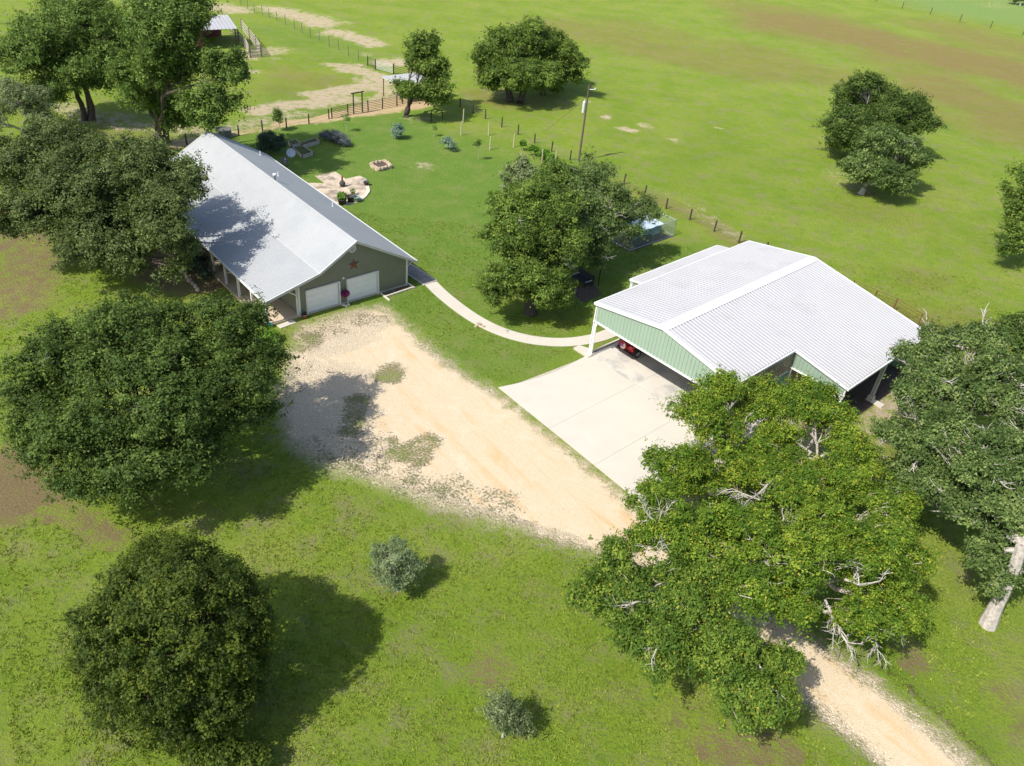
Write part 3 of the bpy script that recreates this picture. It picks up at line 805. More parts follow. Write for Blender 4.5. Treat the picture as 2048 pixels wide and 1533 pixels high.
def pot(name, c, r_, h, m, label, cat='pot', plant=None, pr=.25, pn=160, seed=0, leaf=.1):
    e = empty(name, c, label, cat)
    mb = MB(); mb.lathe((c[0], c[1], 0.0), [(r_ * .72, 0), (r_, h * .9), (r_ * 1.08, h * .92), (r_ * 1.08, h), (r_ * .9, h), (r_ * .88, h * .85)], 14)
    mb.build('bowl', m, e, True)
    if plant is not None:
        flower_mass('foliage', (c[0], c[1], h + pr * .6), pr, pn, plant, e, leaf, seed)
    return e
pot('terracotta_pot', (-16.85, 52.09), .24, .36, M['terracotta'], 'terracotta pot of sparse flowers beside the left garage door', 'pot', LM['bush_dark'], .16, 90, 5)
for i, px in enumerate(((-14.35, 54.61), (-14.13, 54.53), (-13.98, 54.77))):
    mb = MB(); mb.lathe((px[0], px[1], 0), [(.1, 0), (.16, .05), (.12, .13), (.04, .16)], 8)
    tag(mb.build('garden_stone', M['stone_w'], None, origin=px), group=GROUPS['garden_stone'], cat='stone', label=['white stone under the flower basket, nearest the left garage door', 'white stone in the middle of the three under the flower basket', 'white stone under the flower basket, nearest the right garage door'][i])
# flower bed by the front corner
bed = empty('flower_bed', hp(3.6, VF - .6), 'narrow flower bed edged with white limestone at the right front corner', 'flower bed')
mb = MB(); mb.prism([hp(2.3, VF - .75), hp(5.0, VF - .62), hp(5.0, VF - .06), hp(2.3, VF - .06)], .004, .05); mb.build('soil', M['soil_bed'], bed)
me_s = None
for k in range(7):
    u = 2.55 + k * .42
    if me_s is None:
        mb = MB(); mb.box((0, 0, .07), (.39, .14, .14)); mb.box((.02, .01, .145), (.33, .1, .03)); o = mb.build('edging_stone', M['stone_w'], None); me_s = o; o.parent = bed
    else: o = copy_part(me_s, bed)
    wv = Vector(hp(u, VF - .82 + .02 * k)) - world_loc(bed); o.location = (wv.x, wv.y, .0); o.rotation_euler = (0, 0, HYAW + .06 * math.sin(k * 3.1))
mb = MB(); mb.beam((*(-11.86, 57.26), .05), (*(-10.84, 56.10), .05), .13, .1); mb.build('edging_board', M['stone_w'], bed)
rngf = np.random.default_rng(8)
PF = np.stack([np.array(hp(u, VF - .35 + .1 * math.sin(u * 9), .12)) for u in np.linspace(2.5, 3.5, 60)]) + rngf.normal(size=(60, 3)) * .09
leaf_object('bed_plants', PF, np.tile([0, 0, 1.], (60, 1)), .2, .1, rngf, LM['sage'], bed)
# dark barrel beside the corner
pot('rain_barrel', hp(UR + .55, 1.9, 0)[:2], .3, .85, M['skirt'], 'dark upright barrel in the shade beside the farmhouse corner', 'barrel')

# ---------------------------------------------------------------- white roofed barn with carport
SX, SY, SYAW = 5.655, 51.226, -0.7863
sp = frame_fn(SX, SY, SYAW)
SHE, SHR, W1, W2, SLEN, LF, W3, SLO = 4.62, 5.70, 6.24, 6.27, 19.9, 7.41, 4.40, .178
UE = W1 + W2
def sroof(u): return SHE + (SHR - SHE) * u / W1 if u <= W1 else SHR - (u - W1) * SLO
barn = empty('metal_barn', sp(UE / 2, SLEN / 2), 'pale green metal barn with bright white ribbed roof and open carport front', 'barn')
al = unit(sp(0, 0), sp(0, 1))
def roof_piece(nm, u0, u1, v0, v1, z0, z1):
    mb = MB()
    a, b = sp(u0, v0, z0), sp(u1, v0, z1)
    ribbed(mb, a, al, unit(a, b), v1 - v0, (Vector(b) - Vector(a)).length, .34, .065)
    mb.build(nm, M['roof_white'], barn)
roof_piece('roof', 0, W1, 0, SLEN, SHE, SHR)
roof_piece('roof', W1, UE, 0, SLEN, SHR, sroof(UE))
roof_piece('lean_to_roof', UE, UE + W3, LF, SLEN, sroof(UE), sroof(UE + W3))
roof_piece('lean_to_roof', -1.95, .3, 6.35, 18.2, 3.85, 4.25)
mb = MB()
for s in (-1, 1):
    a, b = sp(W1, -.05, SHR + .085), sp(W1, SLEN + .05, SHR + .085)
    c, d = sp(W1 + s * .42, SLEN + .05, sroof(W1 + s * .42) + .065), sp(W1 + s * .42, -.05, sroof(W1 + s * .42) + .065)
    mb.quad(a, b, c, d)
mb.build('ridge_cap', M['trim_white'], barn)
def trim(a, b, nm='roof_trim', w_=.10, h=.22, m='trim_white', dz=-.05):
    mb = MB()
    a = (a[0], a[1], a[2] + dz); b = (b[0], b[1], b[2] + dz)
    mb.beam(a, b, w_, h)
    mb.build(nm, M[m], barn)
for v in (-.06, SLEN + .06):
    u1 = UE if v < 0 else UE + W3
    trim(sp(-.05, v, SHE), sp(W1, v, SHR), w_=.16); trim(sp(W1, v, SHR), sp(u1, v, sroof(u1)), w_=.16)
trim(sp(-.1, -.1, SHE), sp(-.1, SLEN + .1, SHE), 'gutter', .12, .16, dz=-.08)
trim(sp(UE + .08, -.1, sroof(UE)), sp(UE + .08, LF, sroof(UE)), 'gutter', .12, .16, dz=-.08)
trim(sp(UE, LF - .06, sroof(UE)), sp(UE + W3, LF - .06, sroof(UE + W3)), w_=.14, h=.14)
trim(sp(UE + W3 + .08, LF - .1, sroof(UE + W3)), sp(UE + W3 + .08, SLEN + .1, sroof(UE + W3)), 'gutter', .12, .16, dz=-.08)
trim(sp(-2.02, 6.3, 3.85), sp(-2.02, 18.25, 3.85), 'gutter', .12, .16, dz=-.07)
for v in (6.3, 18.25): trim(sp(-1.95, v, 3.85), sp(.0, v, 4.2), w_=.1, h=.16)
# front gable header of vertical ribbed panels
HB0 = 3.12
def ribbed_wall(nm, p, u0, u1, zb, zt, m, outward, pitch=.305):
    """vertical ribs between u0,u1 with sloping top zt(u); p(u, off, z) maps to the world, off outward"""
    mb = MB()
    n_ = max(1, round(abs(u1 - u0) / pitch)); st_ = (u1 - u0) / n_
    us = []
    for i in range(n_):
        x = u0 + st_ * i
        us += [(x, 0), (x + st_ * .62, 0), (x + st_ * .72, .034), (x + st_ * .90, .034)]
    us.append((u1, 0))
    vv = []
    for x, h in us: vv += [p(x, h, zb(x) if callable(zb) else zb), p(x, h, zt(x) if callable(zt) else zt)]
    ff = [(2 * i, 2 * i + 2, 2 * i + 3, 2 * i + 1) for i in range(len(us) - 1)]
    mb.add(vv, ff)
    return mb.build(nm, M[m], barn)
ribbed_wall('front_header', lambda u, h, z: sp(u, .02 - h, z), .12, W1, HB0, lambda u: sroof(u) - .12, 'siding_green', None)
ribbed_wall('front_header', lambda u, h, z: sp(u, .02 - h, z), W1, UE - .1, HB0, lambda u: sroof(u) - .12, 'siding_green', None)
mb = MB(); mb.beam(sp(.0, -.01, HB0 - .04), sp(UE, -.01, HB0 - .04), .1, .12); mb.build('header_trim', M['trim_white'], barn)
ribbed_wall('lean_to_header', lambda u, h, z: sp(u, LF + .02 - h, z), UE + .05, UE + W3 - .15, 3.12, lambda u: sroof(u) - .1, 'siding_green', None)
mb = MB(); mb.beam(sp(UE, LF - .01, 3.09), sp(UE + W3, LF - .01, 3.09), .1, .1); mb.build('header_trim', M['trim_white'], barn)
ribbed_wall('lean_to_header', lambda u, h, z: sp(u, 6.42 - h, z), -1.85, .0, 0, lambda u: 4.05 + .17 * u, 'siding_green', None)
# walls
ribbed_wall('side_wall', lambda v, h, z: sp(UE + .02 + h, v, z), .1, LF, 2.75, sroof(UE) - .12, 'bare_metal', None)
ribbed_wall('side_wall', lambda v, h, z: sp(UE + .0 + h, v, z), 3.4, LF, 0, 2.7, 'siding_green_shade', None)
mb = MB(); mb.beam(sp(UE + .05, .1, 2.73), sp(UE + .05, LF, 2.73), .06, .07); mb.build('wall_trim', M['trim_white'], barn)
ribbed_wall('inner_wall', lambda v, h, z: sp(UE - .05 + h, v, z), LF + .1, SLEN - .1, 0, sroof(UE) - .15, 'bare_metal', None)
ribbed_wall('inner_wall', lambda u, h, z: sp(u, 9.2 - h, z), .1, UE - .1, 0, lambda u: sroof(u) - .15, 'bare_metal', None)
ribbed_wall('rear_wall', lambda u, h, z: sp(u, SLEN - .03 + h, z), .0, UE + W3, 0, lambda u: sroof(u) - .1, 'siding_green_shade', None)
ribbed_wall('side_wall', lambda v, h, z: sp(.05 - h, v, z), 6.4, SLEN, 0, SHE - .1, 'siding_green_shade', None)
ribbed_wall('lean_to_wall', lambda v, h, z: sp(-1.9 - h, v, z), 6.4, 18.2, 0, 3.75, 'siding_green_shade', None)
# posts: pairs of channels with a web
def channel_post(nm, u, v, h, w_=.26, m='trim_white', base=None):
    mb = MB()
    for s in (-1, 1): mb.box(sp(u + s * w_ / 2 * .7, v, h / 2), (.09, .16, h), SYAW)
    mb.box(sp(u, v + .02, h / 2), (w_ * .6, .05, h), SYAW)
    p = mb.build(nm, M[m], barn)
    return p
channel_post('carport_post', .12, .1, SHE - .1, .26)
channel_post('carport_post', UE - .12, .1, sroof(UE) - .1, .26)
channel_post('lean_to_post', UE + W3 - .22, LF + .12, sroof(UE + W3) - .1, .30)
channel_post('lean_to_post', UE + W3 - .2, 13.75, sroof(UE + W3) - .1, .26, 'trim_grey')
channel_post('lean_to_post', UE + W3 - .2, SLEN - .15, sroof(UE + W3) - .1, .26, 'trim_grey')
channel_post('lean_to_post', UE + .12, LF + .1, sroof(UE) - .1, .22, 'trim_grey')
channel_post('lean_to_post', -1.85, 6.42, 3.8, .2)
for u, v in ((UE + W3 - .0, 13.6), (UE + W3 - .1, LF - .1)):
    mb = MB(); mb.box(sp(u + .25, v - .05, .06), (1.3, .55, .14), SYAW); mb.box(sp(u - .18, v + .1, .2), (.45, .4, .3), SYAW); mb.build('post_pier', M['concrete'], barn)
mb = MB(); mb.prism([sp(-1.15, -.45), sp(.45, -.45), sp(.45, .45), sp(-.35, .55), sp(-1.15, .2)], .0, .15); mb.build('post_pier', M['concrete'], barn)
for u, v, z in ((.42, -.12, 2.98), (UE + W3 - .55, LF - .14, 2.92)):
    mb = MB(); mb.lathe(sp(u, v, z - .16), [(.03, 0), (.1, .04), (.08, .12), (.03, .17)], 8); mb.build('flood_lamp', M['trim_white'], barn)
mb = MB(); mb.tube([sp(.32, .02, 2.9), sp(.34, .02, .4), sp(.4, -.1, .2)], .045, 6); mb.build('downspout', M['trim_white'], barn)
mb = MB(); mb.prism([sp(UE + .1, LF + .2), sp(UE + W3 + .35, LF + .2), sp(UE + W3 + .35, SLEN - .2), sp(UE + .1, SLEN - .2)], .0, .03); mb.build('mulch_floor', M['mulch'], barn)

# concrete apron in front of and under the carport, cast in slabs with open joints
apron = empty('concrete_apron', sp(6, -5), 'wide pale concrete apron of large slabs in front of the carport', 'apron')
mb = MB(); mb.prism([sp(.18, 9.1), sp(.18, -1.0), sp(-.3, -8.45), sp(13.3, -9.05), sp(12.6, -1.0), sp(12.45, 9.1)], -.05, .006); mb.build('joint_bed', M['joint'], apron)
def slab(poly, m='concrete', nm='slab', h=.05, par=None):
    mb = MB(); mb.prism(poly, -.02, h); return mb.build(nm, M[m], par or apron)
J = .006
cu = [(.16, .0), (.16, -1.0), (.3, -2.6), (.30, -4.1), (.15, -5.6), (-.25, -7.4), (-.62, -8.72)]
slab([sp(*p) for p in cu] + [sp(4.95 - J, -8.94), sp(4.95 - J, 0)])
slab([sp(4.95 + J, 0), sp(4.95 + J, -8.94), sp(9.4 - J, -9.13), sp(9.4 - J, 0)])
slab([sp(9.4 + J, 0), sp(9.4 + J, -9.13), sp(14.0, -9.33), sp(13.6, -8.2), sp(13.1, -6.6), sp(12.7, -4.8), sp(12.5, -3.0), sp(12.45, 0)])
for a, b in ((.16, 4.95), (4.95, 9.4), (9.4, 12.45)):
    slab([sp(a + J, .03), sp(b - J, .03), sp(b - J, 9.1), sp(a + J, 9.1)], 'concrete_stain')
slab([sp(12.5, -1.6), sp(14.0, -1.6), sp(14.0, 5.2), sp(12.6, 5.2)], 'concrete_stain')
mb = MB(); mb.beam(sp(.06, .3, .08), sp(.06, 6.2, .08), .14, .18); mb.build('kerb', M['concrete'], apron)
# curved footpath of concrete bays from the farmhouse to the barn, brick-paved at the house end
PATHC = [(-7.98, 59.91), (-6.69, 58.12), (-4.95, 56.09), (-3.12, 54.36), (-1.18, 53.11), (0.86, 52.46), (2.86, 52.41), (4.66, 52.84), (6.49, 53.80), (7.89, 55.01), (9.39, 56.59), (11.13, 58.27)]
path = empty('footpath', PATHC[5], 'narrow curved concrete footpath sweeping from the farmhouse to the barn', 'path')
def spline(pts, n_):
    P = np.array(pts, float); out = []
    P = np.vstack([2 * P[0] - P[1], P, 2 * P[-1] - P[-2]])
    for i in range(1, len(P) - 2):
        for k in range(n_):
            t_ = k / n_
            a, b, c, d = P[i - 1], P[i], P[i + 1], P[i + 2]
            out.append(.5 * (2 * b + (c - a) * t_ + (2 * a - 5 * b + 4 * c - d) * t_ ** 2 + (3 * b - a - 3 * c + d) * t_ ** 3))
    out.append(P[-2])
    return np.array(out)
SPL = spline(PATHC, 8)
tan = np.gradient(SPL, axis=0); tan /= np.linalg.norm(tan, axis=1)[:, None]
nor = np.stack([-tan[:, 1], tan[:, 0]], 1)
hw = .60
for i in range(0, len(SPL) - 4, 4):
    sl = slice(i, i + 5)
    a, b, nn, tt = SPL[sl], SPL[sl], nor[sl], tan[sl]
    L_ = [tuple(p + n_ * hw + t_ * (.003 if k == 0 else -.003 if k == 4 else 0)) for k, (p, n_, t_) in enumerate(zip(a, nn, tt))]
    R_ = [tuple(p - n_ * hw + t_ * (.003 if k == 0 else -.003 if k == 4 else 0)) for k, (p, n_, t_) in enumerate(zip(a, nn, tt))]
    slab(L_ + R_[::-1], 'concrete', 'slab', .045, path)
bp0, bp1 = np.array(hp(UR + 1.75, 4.2)[:2]), np.array(PATHC[0])
pv = MB()
d_ = bp1 - bp0; Ln = np.linalg.norm(d_); d_ /= Ln; n_ = np.array([-d_[1], d_[0]])
rr = random.Random(4)
k = 0
while k * .24 < Ln:
    for j in range(10):
        c = bp0 + d_ * (k * .24 + .11) + n_ * (-.6 + j * .128 + .06)
        pv.box((c[0], c[1], .03 + rr.uniform(-.006, .008)), (.225, .115, .05), math.atan2(d_[1], d_[0]))
    k += 1
o = pv.build('brick_pavers', M['cobble'], path); o['kind'] = 'stuff'
mb = MB(); mb.prism([tuple(bp0 + n_ * .64), tuple(bp1 + n_ * .64), tuple(bp1 - n_ * .64), tuple(bp0 - n_ * .64)], -.02, .025); mb.build('paver_bed', M['joint'], path)
for s in (-1, 1):
    mb = MB(); mb.beam((*(bp0 + n_ * .7 * s), .03), (*(bp1 + n_ * .7 * s), .03), .1, .07); mb.build('path_edging', M['concrete'], path)
# ---------------------------------------------------------------- red off-roader parked nose-in under the carport
JU, JV = 1.85, 2.2
car = empty('off_road_car', sp(JU, JV + 1.9, .05), 'red open off road car with spare wheel on the tailgate under the carport', 'car')
jp = lambda x, y, z: sp(JU + x, JV + y, z + .05)
mb = MB()
def jbox(mb, x, y, z, sx, sy, sz): mb.box(jp(x, y, z), (sx, sy, sz), SYAW)
jbox(mb, 0, 1.0, .72, 1.36, 1.75, .42); jbox(mb, 0, 1.95, .66, 1.44, .9, .4); jbox(mb, 0, 3.0, .80, 1.10, 1.35, .30); jbox(mb, 0, 3.0, .62, .95, 1.3, .2)
jbox(mb, -.66, .72, 1.0, .06, 1.2, .2); jbox(mb, .66, .72, 1.0, .06, 1.2, .2)
for sx in (-1, 1):
    for zz in (.86,): jbox(mb, sx * .60, .14, .78, .2, .06, .48)
jbox(mb, 0, 3.68, .78, 1.2, .08, .42)
mb.build('body', M['red_paint'], car)
mb = MB(); jbox(mb, .12, .10, .82, .95, .05, .46); mb.build('tailgate', M['red_paint'], car)
mb = MB(); jbox(mb, 0, -.06, .46, 1.62, .16, .18); jbox(mb, .55, -.10, .46, .22, .2, .12); mb.build('bumper', M['black_plastic'], car)
mb = MB(); jbox(mb, 0, 3.82, .5, 1.5, .16, .18); mb.build('bumper', M['black_plastic'], car)
for sx in (-1, 1):
    mb = MB(); jbox(mb, sx * .66, .04, .82, .13, .08, .2); mb.build('tail_lamp', M['lamp_red'], car)
    for yy in (.62, 3.05):
        mb = MB()
        arc = [jp(sx * .76, yy + .52 * math.cos(a), .42 + .50 * math.sin(a)) for a in np.linspace(.1, math.pi - .1, 9)]
        for a, b in zip(arc[:-1], arc[1:]): mb.beam(a, b, .24, .04)
        mb.build('fender_flare', M['black_plastic'], car)
        wh = empty('wheel', (0, 0, 0), None, None); wh.parent = car
        wl_ = Vector(jp(sx * .74, yy, .36)) - world_loc(car); wh.location = wl_
        ax_ = (Vector(sp(1, 0)) - Vector(sp(0, 0)))
        c0 = Vector(jp(sx * .74, yy, .36))
        def wheel_part(nm, prof, m):
            mb = MB(); n = 18; vv = []; ff = []
            y_ = Vector((0, 0, 1)); x_ = ax_.cross(y_)
            for r_, o_ in prof:
                vv += [c0 + ax_ * (o_ * sx) + x_ * (r_ * math.cos(2 * math.pi * k / n)) + y_ * (r_ * math.sin(2 * math.pi * k / n)) for k in range(n)]
            for i in range(len(prof) - 1):
                ff += [(i * n + k, i * n + (k + 1) % n, (i + 1) * n + (k + 1) % n, (i + 1) * n + k) for k in range(n)]
            ff.append(tuple(range(n))); ff.append(tuple((len(prof) - 1) * n + k for k in range(n)))
            mb.add(vv, ff); return mb.build(nm, M[m], wh)
        wheel_part('tyre', [(.30, -.12), (.36, -.09), (.36, .09), (.30, .12), (.22, .10)], 'tyre')
        wheel_part('rim', [(.215, .09), (.20, .118), (.06, .10), (.05, .125)], 'rim')
sw = empty('spare_wheel', (0, 0, 0), None, None); sw.parent = car
c0 = Vector(jp(-.18, -.14, 1.0)); sw.location = c0 - world_loc(car)
vx = Vector(sp(1, 0)) - Vector(sp(0, 0)); vy = Vector(sp(0, 1)) - Vector(sp(0, 0)); vz = Vector((0, 0, 1))
def disc(nm, prof, m, n=20, half=None):
    mb = MB(); vv = []; ff = []
    ks = range(n) if half is None else range(n // 2 + 1)
    m_ = len(list(ks))
    for r_, o_ in prof:
        vv += [c0 - vy * o_ + vx * (r_ * math.cos(2 * math.pi * k / n + (0 if half is None else half))) + vz * (r_ * math.sin(2 * math.pi * k / n + (0 if half is None else half))) for k in ks]
    for i in range(len(prof) - 1):
        ff += [(i * m_ + k, i * m_ + (k + 1) % m_, (i + 1) * m_ + (k + 1) % m_, (i + 1) * m_ + k) for k in range(m_ if half is None else m_ - 1)]
    ff.append(tuple((len(prof) - 1) * m_ + k for k in range(m_)))
    mb.add(vv, ff); return mb.build(nm, M[m], sw)
disc('tyre_cover', [(.30, -.12), (.37, -.08), (.38, .08), (.33, .12)], 'maroon')
disc('cover_panel', [(.31, .115), (.30, .128)], 'cream', 24, -2.2)
disc('cover_badge', [(.13, .125), (.125, .137)], 'violet')
mb = MB()
for sx in (-1, 1):
    mb.tube([jp(sx * .62, .25, .95), jp(sx * .58, .5, 1.6), jp(sx * .58, 1.4, 1.62), jp(sx * .64, 2.35, 1.6)], .04, 6)
mb.tube([jp(-.6, 1.4, 1.62), jp(.6, 1.4, 1.62)], .04, 6); mb.tube([jp(-.58, .5, 1.6), jp(.58, .5, 1.6)], .04, 6)
mb.build('roll_bar', M['black_plastic'], car)
mb = MB(); jbox(mb, 0, 1.45, 1.67, 1.28, 1.9, .04); mb.build('canvas_top', M['canvas_black'], car)
for sx in (-1, 1):
    mb = MB(); jbox(mb, sx * .33, 1.25, .98, .46, .45, .14); jbox(mb, sx * .33, 1.05, 1.22, .46, .12, .5); mb.build('seat', M['black_plastic'], car)
mb = MB(); mb.quad(jp(-.62, 2.42, 1.02), jp(.62, 2.42, 1.02), jp(.58, 2.25, 1.55), jp(-.58, 2.25, 1.55)); mb.build('windscreen', M['glass_dark'], car)
# round blue drum seen in the lean-to entrance
# ---------------------------------------------------------------- garden behind the farmhouse
PAT = [(-23.82, 81.15), (-22.01, 82.99), (-20.48, 81.21), (-19.18, 82.58), (-18.30, 81.84), (-17.68, 80.23), (-17.33, 78.60), (-17.47, 76.75), (-17.88, 75.29), (-18.78, 74.26), (-19.77, 74.52), (-22.00, 76.33), (-23.87, 77.76), (-24.84, 78.93), (-22.26, 79.37), (-23.05, 80.32)]
mb = MB(); mb.prism(PAT, -.05, .05)
patio = mb.build('patio', M['patio'], None, origin=PAT[2])
tag(patio, 'tan weathered concrete patio with rounded end behind the farmhouse', 'patio')
cur = [(-17.72, 79.64), (-17.36, 78.45), (-17.45, 76.90), (-17.68, 76.02)]
for a, b in zip(cur[:-1], cur[1:]):
    mb = MB(); mb.beam((*a, .06), (*b, .06), .35, .12); mb.build('kerb_stone', M['stone_w'], patio)
chim = empty('chiminea', (-20.29, 79.06), 'dark clay chimney stove standing in the middle of the patio', 'garden stove')
c = (*(-20.29, 79.06), .05)
mb = MB(); mb.lathe(c, [(.22, .08), (.31, .22), (.33, .38), (.26, .52), (.13, .62)], 14); mb.build('bowl', M['barrel'], chim, True)
mb = MB(); mb.lathe((c[0], c[1], .64), [(.13, 0), (.10, .22), (.11, .42), (.15, .47)], 12); mb.build('chimney', M['terracotta'], chim, True)
mb = MB(); mb.lathe(c, [(.28, 0), (.2, .1)], 10); mb.build('stand', M['black_steel'], chim)
pot('planter_barrel', (-19.23, 74.53), .45, .6, M['barrel'], 'dark half barrel with bright green bushy plant at the patio edge', 'planter', LM['lime'], .5, 420, 11, .14)
pot('planter_barrel', (-18.53, 75.39), .42, .65, M['barrel'], 'dark empty half barrel between the green plant and the pale blue pot', 'planter')
pot('glazed_pot', (-18.11, 75.63), .46, .55, M['glaze'], 'pale blue glazed pot beside the dark barrels on the patio', 'pot', LM['sage'], .2, 60, 13, .1)
pot('patio_pot', (-17.94, 80.16), .28, .45, M['barrel'], 'small dark pot at the far rounded rim of the patio', 'pot')
pot('patio_pot', (-18.26, 80.65), .22, .3, M['dish'], 'small grey bowl beside the dark pot on the patio rim', 'pot')
pot('patio_pot', (-18.71, 77.10), .2, .3, M['terracotta'], 'small clay pot with leafy plant on the patio above the blue pot', 'pot', LM['lime'], .3, 120, 17, .11)
ring = empty('stone_planter', (-17.49, 85.84), 'low square planter of stacked tan stones on the lawn', 'planter')
ct = [Vector((*(-18.70, 85.88), 0)), Vector((*(-17.38, 87.35), 0)), Vector((*(-16.26, 85.88), 0)), Vector((*(-17.54, 84.54), 0))]
rs = random.Random(5)
protos = []
for k in range(5):
    mb = MB(); v = []
    for dz in (0, 1):
        for q in range(7):
            a = 2 * math.pi * q / 7
            e_ = 1 if dz == 0 else .8
            v.append((.24 * e_ * math.cos(a) * rs.uniform(.85, 1.15), .17 * e_ * math.sin(a) * rs.uniform(.85, 1.15), (-.11 if dz == 0 else .11) + rs.uniform(-.015, .015)))
    mb.add(v, [tuple(range(6, -1, -1)), tuple(range(7, 14))] + [(i, (i + 1) % 7, 7 + (i + 1) % 7, 7 + i) for i in range(7)])
    protos.append(mb)
pm = []
for k, mb in enumerate(protos):
    me = bpy.data.meshes.new('stone'); me.from_pydata(mb.v, [], mb.f); me.materials.append(M['stone']); pm.append(me)
def lay_stones(parent, a, b, step, zs, jit=.03):
    n = max(1, int((b - a).length / step)); yaw = math.atan2((b - a).y, (b - a).x)
    for z in zs:
        for i in range(n):
            p = a.lerp(b, (i + .5 + (.25 if z > .2 else -.1)) / n) - world_loc(parent)
            o = bpy.data.objects.new('stone', rs.choice(pm)); COL.objects.link(o); o.parent = parent
            o.location = (p.x + rs.uniform(-jit, jit), p.y + rs.uniform(-jit, jit), z + rs.uniform(-.02, .02))
            o.rotation_euler = (rs.uniform(-.08, .08), rs.uniform(-.08, .08), yaw + rs.uniform(-.2, .2))
            o.scale = (rs.uniform(.85, 1.15),) * 2 + (rs.uniform(.9, 1.15),)
for a, b in zip(ct, ct[1:] + ct[:1]): lay_stones(ring, a, b, .44, (.1, .31))
mb = MB(); mb.prism([tuple(p)[:2] for p in ct], .0, .16); mb.build('soil', M['soil_bed'], ring)
for i, (px, s_) in enumerate((((-3.14, 53.80), .22), ((-2.80, 53.56), .17), ((-3.36, 53.52), .13))):
    o = bpy.data.objects.new('garden_stone', pm[i]); COL.objects.link(o); o.location = (px[0], px[1], .1 * s_ / .2); o.scale = (s_ / .24,) * 3
    tag(o, ['tan rock beside the curved footpath, largest of its small cluster', 'tan rock touching the curved footpath edge', 'smallest tan rock in the grass next to the curved footpath'][i], 'stone', GROUPS['garden_stone'])
# tan stone edging along the bed on the porch side
wall = empty('stone_edging', (-35.02, 65.41), 'curving row of tan stones edging the planted bed on the porch side', 'stone edging')
pts = [Vector((*(-36.48, 66.87), 0)), Vector((*(-34.88, 64.88), 0)), Vector((*(-33.32, 63.20), 0)), Vector((*(-31.49, 60.94), 0)), Vector((*(-29.70, 58.44), 0)), Vector((*(-28.06, 56.51), 0)), Vector((*(-26.04, 54.35), 0))]
for a, b in zip(pts[:-1], pts[1:]): lay_stones(wall, a, b, .5, (.1,))
# raised beds of grey boards
def raised(pxs, label, plants=None, seed=0):
    P = [Vector((*p, 0)) for p in pxs]
    c = sum(P, Vector()) / 4
    e = empty('raised_bed', tuple(c), label, 'raised bed')
    for a, b in zip(P, P[1:] + P[:1]):
        d = (b - a).normalized() * .02
        for z in (.11, .32):
            mb = MB(); mb.beam((a.x + d.x, a.y + d.y, z), (b.x - d.x, b.y - d.y, z), .045, .2); mb.build('board', M['wood_grey'], e)
        mb = MB(); mb.box((a.x, a.y, .23), (.13, .13, .46)); mb.build('corner_post', M['wood_brown'], e)
    mb = MB(); mb.prism([tuple(p)[:2] for p in P], .0, .3); mb.build('soil', M['soil_bed'], e)
    if plants:
        rng = np.random.default_rng(seed)
        uv = rng.random((plants, 2)); A = np.array([tuple(p) for p in P])
        Q = A[0] + (A[1] - A[0]) * uv[:, :1] + (A[3] - A[0]) * uv[:, 1:]
        Q[:, 2] = .32 + .15 * rng.random(plants)
        leaf_object('plants', Q, np.tile([0, 0, 1.], (plants, 1)), .16, .1, rng, LM['lime'], e)
raised([(-29.43, 90.04), (-28.72, 90.91), (-27.74, 89.77), (-28.64, 88.77)], 'grey timber raised bed closest to the dark round bush', 60, 1)
raised([(-27.73, 89.95), (-26.80, 92.27), (-25.93, 91.25), (-27.39, 89.17)], 'grey timber raised bed running toward the purple blue hedge', 50, 2)
raised([(-28.41, 88.40), (-27.44, 89.15), (-25.66, 87.36), (-26.53, 85.91)], 'grey timber raised bed nearest the satellite dish', 130, 3)
def sat_dish(px, h, label, r_=.62, m='dish'):
    c = (*px, 0)
    e = empty('satellite_dish', c, label, 'satellite dish')
    mb = MB(); mb.tube([(c[0], c[1], 0), (c[0], c[1], h)], .04, 6); mb.build('mast', M['steel'], e)
    ax = Vector((.35, -.75, .62)).normalized()
    x = ax.cross(Vector((0, 0, 1))).normalized(); y = x.cross(ax)
    c0 = Vector((c[0], c[1], h)); mb = MB(); n = 18; vv = []; ff = []
    prof = [(.03, 0), (.3 * r_, .03), (.65 * r_, .10), (r_, .22), (r_, .20), (.6 * r_, .06), (.03, -.03)]
    for rr_, o_ in prof: vv += [c0 + ax * o_ + x * (rr_ * math.cos(2 * math.pi * k / n)) + y * (rr_ * math.sin(2 * math.pi * k / n)) for k in range(n)]
    for i in range(len(prof) - 1): ff += [(i * n + k, i * n + (k + 1) % n, (i + 1) * n + (k + 1) % n, (i + 1) * n + k) for k in range(n)]
    mb.add(vv, ff); mb.build('reflector', M[m], e, True)
    mb = MB(); mb.tube([c0 - y * r_ * .8 + ax * .15, c0 + ax * .6], .015, 5); mb.box(tuple(c0 + ax * .62), (.1, .1, .12)); mb.build('feed_arm', M['pvc'], e)
sat_dish((-27.52, 84.94), .85, 'light grey satellite dish on a short mast beside the raised beds', .52)
sat_dish((-27.79, 83.40), .5, 'smaller blue grey dish low in the shade beside the farmhouse roof edge', .42, 'tank')  # darker grey reflector: the shade on this dish is put into its colour
tk = empty('stock_tank', (-37.22, 90.46), 'round weathered grey stock tank behind the far gable of the farmhouse', 'tank')
mb = MB(); mb.lathe((*(-37.22, 90.46), 0), [(.9, 0), (.9, .85), (.95, .88), (.88, .9), (.85, .7), (.02, .68)], 22); mb.build('tank_wall', M['tank'], tk)
mb = MB(); mb.prism([(-37.75, 90.28), (-36.76, 91.17), (-36.30, 90.39), (-37.23, 89.34)], 0, .06); mb.build('pad', M['concrete'], tk)
